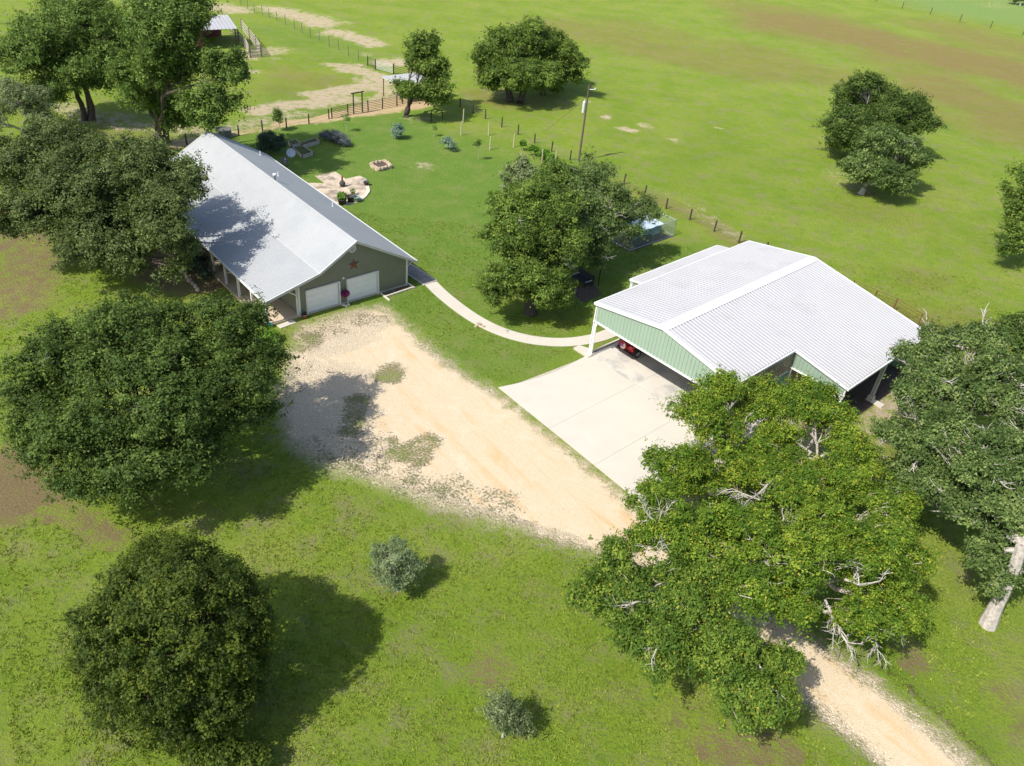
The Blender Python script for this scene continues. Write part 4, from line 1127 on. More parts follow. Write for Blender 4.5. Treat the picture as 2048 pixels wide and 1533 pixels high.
# teal hose stand by the porch
hs = empty('hose_stand', (-19.45, 50.04), 'teal garden hose reel stand at the front corner of the porch', 'hose reel')
b0 = Vector((*(-19.45, 50.04), 0))
mb = MB(); mb.tube([b0 + Vector((-.3, 0, 0)), b0 + Vector((-.28, .05, .8)), b0 + Vector((.28, .05, .8)), b0 + Vector((.3, 0, 0))], .035, 6); mb.build('frame', M['teal'], hs)
mb = MB(); mb.tube([b0 + Vector((.26 * math.cos(a), .05 + .06 * math.sin(a * 5), .5 + .26 * math.sin(a))) for a in np.linspace(0, 6.28 * 3, 50)], .03, 5); mb.build('hose_coil', M['teal'], hs)
pot('watering_can', (-19.02, 50.28), .2, .35, M['teal'], 'small teal watering pot beside the white porch post', 'pot')
# swing seat on a dark frame under the oaks
sg = empty('garden_swing', (5.68, 61.25), 'black framed garden swing seat in the shade beside the oak', 'swing')
A = Vector((*(5.31, 64.31), 0)); Bv = Vector((*(6.79, 62.71), 0))
mb = MB()
for p in (A, Bv): mb.tube([p, p + Vector((0, 0, 1.9))], .05, 6)
mb.build('post', M['black_steel'], sg)
mb = MB(); mb.tube([A + Vector((0, 0, 1.9)), Bv + Vector((0, 0, 1.9))], .045, 6); mb.build('top_bar', M['black_steel'], sg)
d = (Bv - A).normalized(); q_ = Vector((-d.y, d.x, 0)); c = (A + Bv) / 2 - q_ * 1.0
yw = math.atan2(d.y, d.x)
mb = MB(); mb.box((c.x, c.y, .42), (1.9, .9, .14), yw); mb.build('seat', M['skirt'], sg)
mb = MB(); bk_ = c + q_ * .45; mb.box((bk_.x, bk_.y, .75), (1.9, .12, .6), yw); mb.build('backrest', M['skirt'], sg)
for s in (-.85, .85):
    mb = MB(); l = c + d * s; mb.tube([l - q_ * .4, l - q_ * .4 + Vector((0, 0, .42))], .035, 5); mb.tube([l + q_ * .4, l + q_ * .4 + Vector((0, 0, .42))], .035, 5); mb.build('leg', M['black_steel'], sg)
    mb = MB(); mb.beam(l - q_ * .45 + Vector((0, 0, .62)), l + q_ * .45 + Vector((0, 0, .62)), .07, .05); mb.build('armrest', M['trim_grey'], sg)
mb = MB(); mb.prism([(4.25, 61.40), (6.31, 63.27), (7.15, 61.11), (5.34, 59.29)], 0, .012); mb.build('mulch_pad', M['mulch'], sg)
# dark arch and bench in the shade of the corral oak
ar = empty('garden_arch', (-13.64, 103.84), 'small dark metal arch standing in the shade right of the corral oak', 'arch')
b0 = Vector((*(-13.67, 104.04), 0))
for s in (0, .35):
    mb = MB(); mb.tube([b0 + Vector((-.75 + .0, s, 0)), b0 + Vector((-.75, s, 1.2))] + [b0 + Vector((-.75 * math.cos(a), s, 1.2 + .5 * math.sin(a))) for a in np.linspace(.3, 2.84, 7)] + [b0 + Vector((.75, s, 1.2)), b0 + Vector((.75, s, 0))], .05, 5); mb.build('hoop', M['black_steel'], ar)
mb = MB()
for k in range(5):
    for x_ in (-.75, .75): mb.beam(b0 + Vector((x_, 0, .2 + .22 * k)), b0 + Vector((x_, .35, .2 + .22 * k)), .03, .03)
mb.build('cross_bar', M['black_steel'], ar)
# chicken run: pipe frame, wire mesh, faded tarp roof
ra = Vector((10.2, 70.65, 0)); ru = Vector((4.75, 4.72, 0)).normalized(); rv = Vector((-ru.y, ru.x, 0)); RL, RW, RH = 6.7, 2.9, 1.75
rp = lambda a, b, z: ra + ru * a + rv * b + Vector((0, 0, z))
run = empty('chicken_run', tuple(rp(RL / 2, RW / 2, 0)), 'galvanised pipe animal run half roofed with a faded blue tarp', 'animal pen')
for a in (0, RL / 2, RL):
    for b in (0, RW):
        mb = MB(); mb.tube([rp(a, b, 0), rp(a, b, RH)], .03, 6); mb.build('post', M['steel'], run)
for z in (.05, RH):
    for p, q_ in (((0, 0), (RL, 0)), ((0, RW), (RL, RW)), ((0, 0), (0, RW)), ((RL, 0), (RL, RW))):
        mb = MB(); mb.tube([rp(*p, z), rp(*q_, z)], .028, 6); mb.build('rail', M['steel'], run)
for p, q_ in (((0, 0), (RL, 0)), ((0, RW), (RL, RW)), ((RL, 0), (RL, RW)), ((0, 0), (0, RW))):
    mb = MB(); mb.quad(rp(*p, .05), rp(*q_, .05), rp(*q_, RH), rp(*p, RH)); mb.build('mesh_panel', M['mesh'], run)
vv = []; ff = []
NX, NY = 15, 9
for j in range(NY):
    for i in range(NX):
        a, b = RL * .72 * i / (NX - 1) - .1, RW * j / (NY - 1)
        vv.append(rp(a, b, RH + .06 + .05 * math.sin(i * 1.3 + j) - .12 * math.sin(math.pi * j / (NY - 1)) * abs(math.sin(math.pi * i / 7))))
for j in range(NY - 1):
    for i in range(NX - 1): ff.append((j * NX + i, j * NX + i + 1, (j + 1) * NX + i + 1, (j + 1) * NX + i))
mb = MB(); mb.add(vv, ff); mb.build('tarp_roof', M['tarp'], run, True)
vv = []; ff = []
for j in range(4):
    for i in range(NX):
        a = RL * .62 * i / (NX - 1) + .1
        drop = (.62 - .015 * i + .06 * math.sin(i * 2.1)) * j / 3
        vv.append(rp(a, -.06 - .05 * math.sin(i * 1.9) * j / 3, RH + .05 - drop))
for j in range(3):
    for i in range(NX - 1): ff.append((j * NX + i, j * NX + i + 1, (j + 1) * NX + i + 1, (j + 1) * NX + i))
mb = MB(); mb.add(vv, ff); mb.build('tarp_curtain', M['tarp_teal'], run, True)
mb = MB(); mb.prism([tuple(rp(-.15, -.15, 0))[:2], tuple(rp(RL + .05, -.15, 0))[:2], tuple(rp(RL * .8, RW, 0))[:2], tuple(rp(-.15, RW, 0))[:2]], 0, .012); mb.build('bare_floor', M['mulch'], run)
mb = MB(); hq = rp(RL * .8, RW * .55, 0); mb.box((hq.x, hq.y, .45), (1.0, .8, .9), math.atan2(ru.y, ru.x)); mb.add([tuple(hq + ru * (-.6) + rv * (-.5) + Vector((0, 0, .9))), tuple(hq + ru * .6 + rv * (-.5) + Vector((0, 0, .9))), tuple(hq + ru * .6 + Vector((0, 0, 1.25))), tuple(hq - ru * .6 + Vector((0, 0, 1.25))), tuple(hq + ru * .6 + rv * .5 + Vector((0, 0, .9))), tuple(hq - ru * .6 + rv * .5 + Vector((0, 0, .9)))], [(0, 1, 2, 3), (3, 2, 4, 5)])
tag(mb.build('hen_house', M['tarp'], None, origin=tuple(hq)), 'small pale blue hen shelter inside the open end of the pipe run', 'hen house')
# pale blue wheelbarrow-like tub under the oak
tb = (*(6.57, 68.42), 0)
bt = empty('garden_cart', tb, 'pale blue garden cart standing in the shade behind the oak trunk', 'cart')
mb = MB(); mb.lathe((tb[0], tb[1], .3), [(.3, 0), (.55, .4), (.5, .4), (.26, .05)], 10); mb.build('tub', M['tarp'], bt)
mb = MB(); mb.tube([(tb[0] - .4, tb[1], 0), (tb[0] - .3, tb[1], .4), (tb[0] - 1.0, tb[1] + .1, .75)], .03, 5); mb.build('handle', M['steel'], bt)

# ---------------------------------------------------------------- utility pole
pb = Vector((*(5.33, 94.76), 0))
pole = empty('utility_pole', tuple(pb), 'tall dark timber utility pole with a pale transformer can', 'utility pole')
PH = 9.1
mb = MB(); mb.tube([pb, pb + Vector((0, 0, PH))], [.13, .095], 10); mb.build('mast', M['pole_wood'], pole)
tc = pb + Vector((-.30, -.05, PH - 3.2))
mb = MB(); mb.lathe(tuple(tc), [(.13, 0), (.17, .05), (.17, 1.25), (.13, 1.35), (.05, 1.42), (.05, 1.6)], 12); mb.build('transformer', M['transformer'], pole, False)
mb = MB(); mb.beam(pb + Vector((.1, 0, PH - .45)), pb + Vector((.75, .05, PH - .4)), .07, .07); mb.lathe(tuple(pb + Vector((.75, .05, PH - .4))), [(.05, 0), (.07, .08), (.04, .16)], 6); mb.build('insulator_arm', M['pvc'], pole)
mb = MB(); mb.lathe(tuple(pb + Vector((0, 0, PH))), [(.10, 0), (.09, .06), (.03, .1)], 8); mb.build('cap', M['pole_wood'], pole)
mb = MB(); mb.beam(pb + Vector((.1, 0, PH - 1.9)), pb + Vector((.45, .02, PH - 1.85)), .06, .06); mb.build('cutout_arm', M['trim_grey'], pole)
mb = MB(); mb.tube([pb + Vector((0, 0, PH - 1.3)), Vector((*(0.99, 105.33), 0))], .022, 4); mb.build('guy_wire', M['wire'], pole)

# ---------------------------------------------------------------- fences
def post_mesh(nm, r_, h, m, n=7):
    mb = MB(); mb.tube([(0, 0, 0), (0, 0, h)], [r_ * 1.05, r_], n)
    me = bpy.data.meshes.new(nm); me.from_pydata([tuple(v) for v in mb.v], [], mb.f); me.materials.append(M[m]); return me
PM_DARK = post_mesh('post', .085, 1.3, 'wood_dark'); PM_T = post_mesh('post', .045, 1.35, 'wire', 5); PM_PALE = post_mesh('post', .08, 1.75, 'wood_pale'); PM_BLK = post_mesh('post', .075, 1.45, 'black_steel'); PM_BRN = post_mesh('post', .09, 1.45, 'wood_brown')
rf = random.Random(2)
def fence(name, pts, pm_, label, cat='fence', rails=(), rail_r=.012, rail_m='wire', lean=.03, rail_nm='wire', scale=1.):
    e = empty(name, (*pts[len(pts) // 2], 0), label, cat)
    o0 = world_loc(e)
    for p in pts:
        o = bpy.data.objects.new('post', pm_); COL.objects.link(o); o.parent = e
        o.location = (p[0] - o0.x, p[1] - o0.y, -.03); o.rotation_euler = (rf.uniform(-lean, lean), rf.uniform(-lean, lean), rf.random() * 6)
        o.scale = (scale, scale, scale * rf.uniform(.95, 1.05))
    for z in rails:
        mb = MB()
        for a, b in zip(pts[:-1], pts[1:]): mb.tube([(*a, z), (*b, z)], rail_r, 4)
        mb.build(rail_nm, M[rail_m], e)
    return e
fence('wire_fence', [(-43.13, 83.77), (-40.05, 86.47), (-35.67, 91.15), (-33.64, 93.65), (-31.30, 95.72), (-29.13, 98.09), (-27.27, 100.85)], PM_DARK, 'line of short dark posts with thin wires behind the farmhouse gable', rails=(.4, .75, 1.1))
fence('pipe_fence', [(-26.94, 101.08), (-25.38, 103.38), (-23.16, 105.65), (-21.57, 107.39), (-19.92, 109.30), (-18.25, 111.01), (-16.52, 112.64), (-15.13, 113.92)], PM_BLK, 'dark pipe fence of six thin rails around the orange sand pen', rails=(.2, .42, .64, .86, 1.08, 1.3), rail_r=.032, rail_m='rust', rail_nm='rail')
gt = empty('gate_frame', (-24.21, 104.13), 'tall dark square gate frame standing in the pipe fence', 'gate')
ga, gb = Vector((*(-24.69, 103.74), 0)), Vector((*(-23.77, 104.86), 0))
for p in (ga, gb):
    mb = MB(); mb.tube([p, p + Vector((0, 0, 2.7))], .085, 7); mb.build('post', M['black_steel'], gt)
dd = (gb - ga).normalized() * .35
mb = MB(); mb.beam(ga - dd + Vector((0, 0, 2.72)), gb + dd + Vector((0, 0, 2.72)), .12, .12); mb.build('lintel', M['black_steel'], gt)
for z in (.25, 1.25): 
    mb = MB(); mb.tube([ga + Vector((0, 0, z)), gb + Vector((0, 0, z))], .025, 5); mb.build('gate_rail', M['rust'], gt)
fence('wire_fence', [(-13.31, 114.44), (-11.42, 111.90), (-9.33, 109.53), (-7.46, 107.76), (-5.00, 104.83), (-2.65, 102.44), (-0.36, 99.74), (1.89, 97.18), (4.24, 94.79), (6.38, 92.44), (8.57, 90.73), (10.58, 88.55), (12.80, 85.63), (14.94, 82.44), (17.29, 80.05), (19.56, 77.58), (21.77, 75.36), (24.11, 73.34), (26.98, 70.47)], PM_DARK, 'long line of short dark fence posts dividing lawn from pasture', rails=(.35, .7, 1.05))
fence('rusty_fence', [(30.82, 66.72), (32.42, 65.05), (33.90, 63.84), (35.29, 61.43), (36.69, 59.29)], post_mesh('post', .06, 1.35, 'rust'), 'rusty pipe fence with five rails behind the barn corner', rails=(.15, .42, .7, .98, 1.28), rail_r=.022, rail_m='rust', rail_nm='rail')
fence('trellis', [(-10.23, 105.12), (-9.90, 99.84), (-6.43, 100.98), (-5.80, 95.52), (-2.94, 97.37), (0.79, 92.85), (2.41, 92.64)], PM_PALE, 'pale timber posts of an unfinished grape trellis on the lawn', 'trellis', lean=.02, scale=1.0)
fence('stake_fence', [(-60.23, 162.82), (-57.97, 160.18), (-55.84, 157.56), (-53.98, 156.36), (-51.96, 154.33), (-50.08, 152.75), (-47.95, 150.89), (-45.39, 147.79), (-43.44, 145.79), (-41.20, 142.99), (-39.24, 141.35), (-36.57, 137.82), (-34.71, 136.64), (-32.40, 133.75), (-30.13, 130.98)], PM_T, 'far line of thin steel stakes crossing the sandy pasture', rails=(.5, .95), rail_r=.008, scale=1.25)
fence('stake_fence', [(79.79, 289.12), (90.21, 268.67), (94.97, 258.61), (99.40, 249.22), (105.28, 243.53), (110.73, 236.60), (116.61, 231.03), (122.55, 225.23), (128.75, 218.22)], post_mesh('post', .09, 1.9, 'wood_dark', 5), 'distant stakes along the bright green field in the far corner', rails=(.6, 1.2), rail_r=.012)
fence('panel_fence', [(-28.11, 128.55), (-26.51, 126.84)], PM_BLK, 'short dark panel fence left of the pale steel farm gate', rails=(.25, .5, .75, 1.0, 1.3), rail_r=.03, rail_m='black_steel', rail_nm='rail', scale=1.1)
fence('farm_gate', [(-26.48, 126.85), (-23.36, 125.20)], PM_BLK, 'pale grey steel tube farm gate on the sandy track', 'gate', rails=(.2, .38, .58, .8, 1.04, 1.3), rail_r=.028, rail_m='steel', rail_nm='rail', scale=1.1)
fence('panel_fence', [(-23.36, 125.20), (-20.67, 123.59), (-17.92, 121.78)], PM_BLK, 'dark panel fence running from the steel gate behind the white canopy', rails=(.25, .5, .75, 1.0, 1.3), rail_r=.03, rail_m='black_steel', rail_nm='rail', scale=1.1)
# timber corral
cp_ = [(-53.96, 139.75), (-50.94, 135.00), (-48.43, 131.06), (-46.02, 126.00), (-44.67, 127.26), (-47.15, 132.36), (-49.80, 137.06), (-53.08, 142.65)]
co = empty('corral', (*(-47.15, 129.20), 0), 'weathered timber rail corral beside the white roofed field barn', 'corral')
o0 = world_loc(co)
for p in cp_:
    o = bpy.data.objects.new('post', PM_BRN); COL.objects.link(o); o.parent = co; o.location = (p[0] - o0.x, p[1] - o0.y, 0); o.scale = (1.3, 1.3, 1.3)
for a, b in zip(cp_[:-1], cp_[1:]):
    for z in (.3, .75, 1.2, 1.65):
        mb = MB(); mb.beam((*a, z), (*b, z), .05, .16); mb.build('rail', M['wood_grey'], co)

# ---------------------------------------------------------------- far barn and white canopy
ba, bd = Vector((-58.0, 124.8, 0)), Vector((8.2, 6.4, 0)).normalized()
bv = Vector((-bd.y, bd.x, 0))
fp = lambda a, b, z: tuple(ba + bd * a + bv * b + Vector((0, 0, z)))
fb = empty('field_barn', fp(5, 4, 0), 'maroon field barn with white metal roof half hidden by the pecans', 'barn')
for u0, u1, z0, z1 in ((0, 4, 3.0, 4.1), (8, 4, 3.0, 4.1)):
    mb = MB(); a, b = fp(-.3, u0 - (.3 if u0 == 0 else -.3), z0 - .08), fp(-.3, u1, z1)
    ribbed(mb, a, bd, unit(a, b), 10.9, (Vector(b) - Vector(a)).length, .6, .05); mb.build('roof', M['roof_white'], fb)
mb = MB(); mb.add([fp(0, 0, 0), fp(0, 8, 0), fp(0, 8, 2.95), fp(0, 4, 4.0), fp(0, 0, 2.95)], [(0, 1, 2, 3, 4)]); mb.build('wall', M['barn_red'], fb)
mb = MB(); mb.quad(fp(0, 8, 0), fp(10.4, 8, 0), fp(10.4, 8, 2.9), fp(0, 8, 2.9)); mb.build('wall', M['barn_red'], fb)
mb = MB(); mb.quad(fp(0, .02, 0), fp(5, .02, 0), fp(5, .02, 2.9), fp(0, .02, 2.9)); mb.build('wall', M['barn_red'], fb)
for b in (0, 8): 
    mb = MB(); mb.beam(fp(-.03, b, 0), fp(-.03, b, 2.9), .16, .16); mb.build('corner_board', M['trim_white'], fb)
for a in (5.2, 7.8, 10.3):
    mb = MB(); mb.beam(fp(a, .1, 0), fp(a, .1, 2.95), .14, .14); mb.build('post', M['wood_dark'], fb)
cq = [Vector((-22.75, 113.2, 2.72)), Vector((-19.5, 110.6, 2.6)), Vector((-13.83, 115.75, 2.6)), Vector((-17.1, 118.5, 2.72))]
cn = empty('canopy', (-18.3, 114.5, 0), 'white flat metal canopy over the sandy corral behind the oak', 'canopy')
mb = MB(); ribbed(mb, tuple(cq[1]), unit(cq[1], cq[2]), unit(cq[1], cq[0]), (cq[2] - cq[1]).length, (cq[0] - cq[1]).length, .4, .04); mb.build('roof', M['roof_white'], cn)
mb = MB()
for a, b in zip(cq, cq[1:] + cq[:1]): mb.beam(a - Vector((0, 0, .12)), b - Vector((0, 0, .12)), .08, .16)
mb.build('roof_edge', M['trim_grey'], cn)
cc = sum(cq, Vector()) / 4
for p in cq:
    q_ = p.lerp(cc, .04); mb = MB(); mb.tube([(q_.x, q_.y, 0), (q_.x, q_.y, p.z - .1)], .075, 6); mb.build('post', M['rust' if p is cq[0] else 'black_steel'], cn)
# ---------------------------------------------------------------- trees
TREES = {
 'T1': ((-20.17, 33.43), [(-19.73, 32.71, 6.0, 5.16, 5.16, 3.4), (-25.35, 35.06, 6.0, 3.26, 3.26, 2.65), (-24.51, 31.04, 4.6, 2.28, 2.28, 2.28), (-17.19, 37.58, 7.8, 2.76, 2.76, 2.35), (-15.26, 33.96, 6.0, 2.5, 2.5, 2.92), (-18.46, 29.78, 4.4, 3.41, 3.09, 1.7), (-21.91, 35.98, 8.2, 3.09, 3.09, 1.87), (-16.28, 30.95, 4.4, 2.01, 2.01, 1.78), (-14.66, 37.0, 6.4, 1.23, 1.23, 1.6), (-16.27, 40.24, 7.0, 1.54, 1.54, 1.32), (-21.4, 28.87, 3.4, 2.09, 2.09, 1.08), (-18.81, 34.42, 7.6, 2.75, 2.75, 1.92), (-26.37, 33.34, 5.0, 1.67, 1.67, 1.67)]),
 'T2': ((-12.7, 19.38), [(-12.79, 19.47, 4.2, 3.81, 3.81, 4.12), (-13.67, 21.64, 5.6, 2.48, 2.05, 1.24), (-10.9, 19.91, 4.6, 1.99, 1.99, 2.59), (-14.64, 18.46, 3.6, 1.75, 1.75, 2.28), (-11.5, 17.61, 3.0, 2.34, 1.95, 1.17), (-12.8, 19.92, 4.6, 2.94, 2.94, 3.43)]),
 'T2b': ((-10.39, 16.31), [(-10.83, 16.47, 1.0, 1.44, 0.72, 0.72), (-9.24, 16.91, 0.9, 1.25, 0.62, 0.62)]),
 'T3': ((-4.82, 26.56), [(-5.09, 26.74, 2.0, 1.2, 1.2, 1.14), (-4.64, 26.56, 1.6, 1.07, 1.05, 0.54), (-5.01, 26.89, 2.6, 0.91, 0.79, 0.46)]),
 'T4': ((1.24, 19.14), [(0.97, 19.27, 1.9, 0.82, 0.82, 0.65), (1.68, 19.13, 1.3, 0.7, 0.7, 0.52)]),
 'T5': ((13.89, 27.11), [(11.78, 26.08, 6.2, 3.54, 3.1, 1.77), (8.45, 27.62, 5.8, 2.46, 2.35, 1.23), (15.65, 27.27, 6.2, 2.79, 2.79, 1.49), (18.82, 27.14, 5.4, 2.4, 2.4, 1.97), (17.81, 24.52, 4.2, 1.65, 1.65, 1.27), (13.63, 24.35, 5.0, 1.85, 1.54, 0.93), (20.56, 30.28, 5.6, 1.56, 1.56, 1.13), (19.65, 25.65, 3.8, 1.34, 1.34, 1.74), (15.68, 31.82, 5.6, 2.28, 1.62, 1.14), (11.9, 24.38, 5.4, 1.61, 1.22, 0.81)]),
 'T5d': ((11.6, 25.41), [(5.85, 24.07, 4.8, 2.12, 1.8, 1.06), (4.62, 23.81, 4.4, 1.2, 1.17, 0.6), (5.63, 25.82, 5.2, 1.31, 1.23, 0.66), (7.32, 22.23, 4.2, 2.41, 2.15, 1.21), (9.5, 23.11, 5.0, 2.25, 2.25, 1.15), (11.37, 20.46, 3.8, 2.33, 1.94, 1.17), (10.29, 21.41, 4.4, 1.92, 1.76, 0.96), (13.24, 21.82, 3.6, 1.01, 1.01, 0.72), (8.01, 24.47, 5.2, 1.85, 1.69, 0.93), (10.07, 24.85, 5.6, 1.39, 1.29, 0.7)]),
 'T5b': ((13.34, 36.69), [(11.37, 37.49, 5.4, 1.85, 1.85, 1.38), (12.86, 39.18, 6.6, 1.15, 1.15, 1.07), (10.25, 33.52, 4.2, 2.4, 2.13, 1.2), (15.75, 40.03, 5.6, 1.87, 1.14, 0.93), (13.79, 34.49, 4.4, 2.01, 1.67, 1.0), (8.76, 31.88, 3.8, 1.32, 1.3, 0.66), (14.83, 39.62, 5.2, 1.86, 1.76, 0.93), (12.92, 36.82, 4.8, 1.49, 1.49, 1.0), (12.34, 38.88, 6.0, 1.37, 1.37, 0.74)]),
 'T5c': ((18.43, 37.05), [(18.93, 38.79, 5.4, 2.29, 1.9, 1.15), (20.27, 36.63, 5.0, 2.22, 2.08, 1.11), (16.77, 33.69, 4.4, 2.54, 2.25, 1.27), (20.21, 33.8, 4.4, 2.27, 2.14, 1.13), (16.51, 37.67, 4.4, 1.52, 1.16, 0.76), (22.48, 33.34, 4.0, 1.55, 1.55, 0.83), (16.74, 39.32, 5.4, 1.91, 1.73, 0.96), (18.65, 40.01, 5.8, 1.86, 1.33, 0.93), (19.5, 34.52, 4.6, 1.72, 1.72, 1.26), (15.57, 36.11, 4.4, 1.48, 1.48, 0.76)]),
 'T6': ((27.08, 28.45), [(26.15, 34.54, 7.2, 2.91, 2.91, 1.91), (29.29, 36.46, 7.5, 2.0, 2.0, 2.6), (26.72, 32.14, 5.4, 2.57, 2.57, 1.88), (27.85, 30.68, 4.4, 1.33, 1.33, 1.74), (26.92, 29.18, 2.6, 0.9, 0.9, 1.15), (26.34, 29.78, 3.6, 1.19, 1.19, 0.98), (27.85, 33.23, 6.4, 2.18, 2.18, 1.99), (28.49, 29.91, 3.4, 1.07, 1.07, 1.39)]),
 'T6c': ((26.09, 38.6), [(26.94, 40.12, 7.0, 3.07, 3.07, 2.02), (26.16, 43.1, 7.5, 1.76, 1.76, 1.13), (29.4, 40.75, 8.0, 2.6, 2.6, 2.21), (24.8, 36.66, 5.6, 2.5, 2.5, 1.38), (25.02, 33.91, 4.6, 2.41, 2.14, 1.2), (23.08, 34.66, 4.4, 1.44, 1.44, 0.72), (23.95, 38.66, 5.0, 1.23, 1.23, 0.77), (27.54, 44.07, 8.2, 2.0, 1.45, 1.0), (29.54, 43.83, 8.6, 1.92, 1.92, 1.1), (24.32, 39.67, 6.6, 1.38, 1.38, 1.17)]),
 'T6b': ((41.55, 53.59), [(38.65, 54.35, 4.4, 1.88, 1.88, 1.59), (40.52, 53.98, 3.0, 1.58, 1.58, 1.81)]),
 'T7': ((52.96, 76.98), [(50.11, 79.88, 6.0, 1.97, 1.97, 2.56), (49.33, 75.99, 3.2, 1.63, 1.63, 1.96), (51.86, 82.23, 8.0, 2.09, 2.09, 2.09), (51.83, 77.97, 4.8, 2.56, 2.56, 3.12)]),
 'T8b': ((44.87, 106.38), [(46.4, 113.11, 5.6, 6.38, 6.38, 5.36), (40.76, 107.41, 4.0, 3.88, 3.88, 3.45), (50.6, 110.36, 4.8, 3.41, 3.41, 3.77), (44.68, 103.33, 3.4, 5.2, 2.6, 2.6)]),
 'T8f': ((40.14, 93.79), [(42.61, 96.01, 5.0, 4.24, 4.24, 3.26), (40.0, 92.47, 3.2, 3.57, 3.57, 2.24), (46.54, 96.52, 4.0, 2.21, 2.21, 2.21), (38.28, 93.95, 3.4, 1.92, 1.92, 1.53), (42.9, 92.44, 2.6, 2.39, 2.39, 1.45)]),
 'T9': ((-3.89, 117.06), [(-6.16, 120.82, 6.6, 4.02, 4.02, 2.7), (-2.55, 123.36, 7.6, 4.07, 4.07, 2.74), (-8.36, 117.5, 5.4, 2.73, 2.73, 2.27), (-4.18, 115.67, 4.2, 4.27, 4.27, 2.42), (-7.27, 115.09, 3.0, 2.14, 2.14, 1.99), (-0.93, 116.63, 3.6, 3.24, 3.24, 2.54)]),
 'T9b': ((0.01, 122.54), [(1.23, 126.49, 5.4, 4.2, 4.2, 3.15), (3.69, 123.34, 4.2, 2.86, 2.86, 3.41), (0.44, 120.83, 3.4, 3.56, 3.56, 2.61), (-1.27, 129.16, 6.4, 3.1, 3.1, 2.28)]),
 'T10': ((-17.92, 105.0), [(-16.45, 108.96, 7.8, 2.52, 2.52, 2.24), (-15.1, 107.79, 5.8, 2.53, 2.53, 2.1), (-17.27, 102.99, 4.0, 1.94, 1.94, 1.08), (-14.12, 105.07, 3.9, 2.1, 2.1, 1.96), (-16.5, 108.11, 6.6, 2.12, 2.12, 1.84), (-13.5, 107.43, 5.6, 1.46, 1.46, 1.74)]),
 'T11': ((0.97, 56.5), [(0.59, 60.35, 7.6, 3.9, 3.9, 2.38), (-0.97, 57.64, 6.0, 2.81, 2.81, 3.06), (2.25, 58.43, 6.0, 3.05, 3.05, 3.05), (-0.23, 55.49, 3.6, 3.4, 3.4, 2.03), (1.81, 55.84, 3.2, 2.82, 2.82, 1.72), (-1.73, 54.6, 3.0, 1.99, 1.99, 1.45), (-0.11, 60.32, 8.4, 2.44, 2.44, 1.45), (1.87, 67.64, 8.0, 2.01, 2.01, 1.49)]),
 'T11b': ((4.35, 65.8), [(6.64, 66.88, 6.0, 3.38, 3.38, 2.01), (5.15, 70.2, 7.4, 2.54, 2.54, 1.85), (4.49, 64.21, 5.0, 2.86, 2.86, 2.05), (9.54, 67.94, 5.4, 2.2, 2.2, 1.54), (7.74, 65.3, 4.4, 2.24, 2.24, 1.35), (6.09, 63.22, 3.0, 1.77, 1.77, 1.32), (3.4, 65.69, 6.6, 2.65, 2.65, 2.02), (2.47, 62.8, 5.4, 2.16, 2.16, 1.9), (11.06, 68.7, 5.0, 1.21, 1.21, 1.1)]),
 'T11c': ((1.58, 68.87), [(-1.24, 71.14, 6.6, 1.6, 1.6, 1.49), (-1.4, 69.36, 5.8, 1.86, 1.86, 1.31), (1.13, 70.7, 5.8, 1.51, 1.51, 1.4)]),
 'T12a': ((-53.78, 91.21), [(-55.22, 91.53, 8.8, 5.4, 5.4, 3.4), (-57.64, 88.86, 7.0, 4.21, 4.21, 2.82), (-52.42, 94.28, 9.6, 4.93, 4.93, 3.4), (-52.66, 89.8, 6.2, 4.55, 4.55, 3.01), (-49.51, 92.2, 7.6, 3.46, 3.46, 3.46), (-55.87, 86.98, 4.4, 2.81, 2.81, 1.88), (-56.32, 97.94, 11.0, 4.75, 2.38, 2.38)]),
 'T12b': ((-43.02, 86.39), [(-38.5, 79.12, 13.9, 3.88, 3.88, 2.75), (-34.47, 79.14, 14.2, 2.71, 2.71, 2.61), (-31.0, 78.14, 10.7, 2.06, 2.06, 2.68), (-37.32, 80.73, 10.4, 3.8, 3.8, 2.71), (-32.5, 77.08, 7.7, 2.98, 2.98, 1.99), (-42.72, 83.9, 5.5, 3.36, 3.36, 2.16), (-37.26, 81.99, 15.4, 3.95, 3.85, 1.98), (-39.62, 83.71, 4.0, 2.46, 2.34, 1.23), (-41.94, 80.94, 9.4, 2.04, 2.04, 2.04)]),
 'T13': ((-36.49, 60.5), [(-34.93, 57.84, 6.4, 5.42, 5.42, 3.24), (-41.53, 61.05, 6.6, 3.55, 3.55, 3.07), (-30.75, 59.27, 8.4, 4.02, 3.33, 2.01), (-27.18, 54.93, 8.0, 2.66, 2.66, 1.74), (-26.09, 56.26, 8.6, 1.39, 1.39, 1.47), (-37.94, 55.31, 5.0, 3.54, 3.54, 2.09), (-31.79, 54.03, 5.0, 3.87, 2.91, 1.93), (-26.83, 52.18, 6.6, 2.23, 2.23, 1.68), (-25.88, 52.74, 4.6, 1.3, 1.3, 1.3), (-34.11, 53.26, 3.4, 2.72, 2.72, 1.45), (-39.47, 62.58, 8.0, 3.78, 3.43, 1.89), (-31.01, 52.76, 4.0, 3.65, 1.82, 1.82), (-26.2, 52.1, 3.4, 1.53, 1.53, 1.24), (-27.42, 52.94, 7.2, 2.24, 2.24, 1.55), (-40.0, 54.77, 5.0, 2.34, 2.34, 2.34)]),
 'T14': ((-55.71, 81.65), [(-55.89, 82.26, 4.6, 3.32, 3.32, 2.14), (-53.23, 81.64, 3.2, 2.04, 2.04, 1.45), (-56.97, 80.11, 3.0, 2.12, 2.12, 2.01)]),
 'bush': ((-30.26, 86.78), [(-30.49, 87.01, 1.3, 1.49, 1.49, 1.03), (-29.33, 86.88, 1.0, 1.15, 1.15, 0.89), (-31.25, 86.52, 0.8, 0.92, 0.92, 0.72)]),
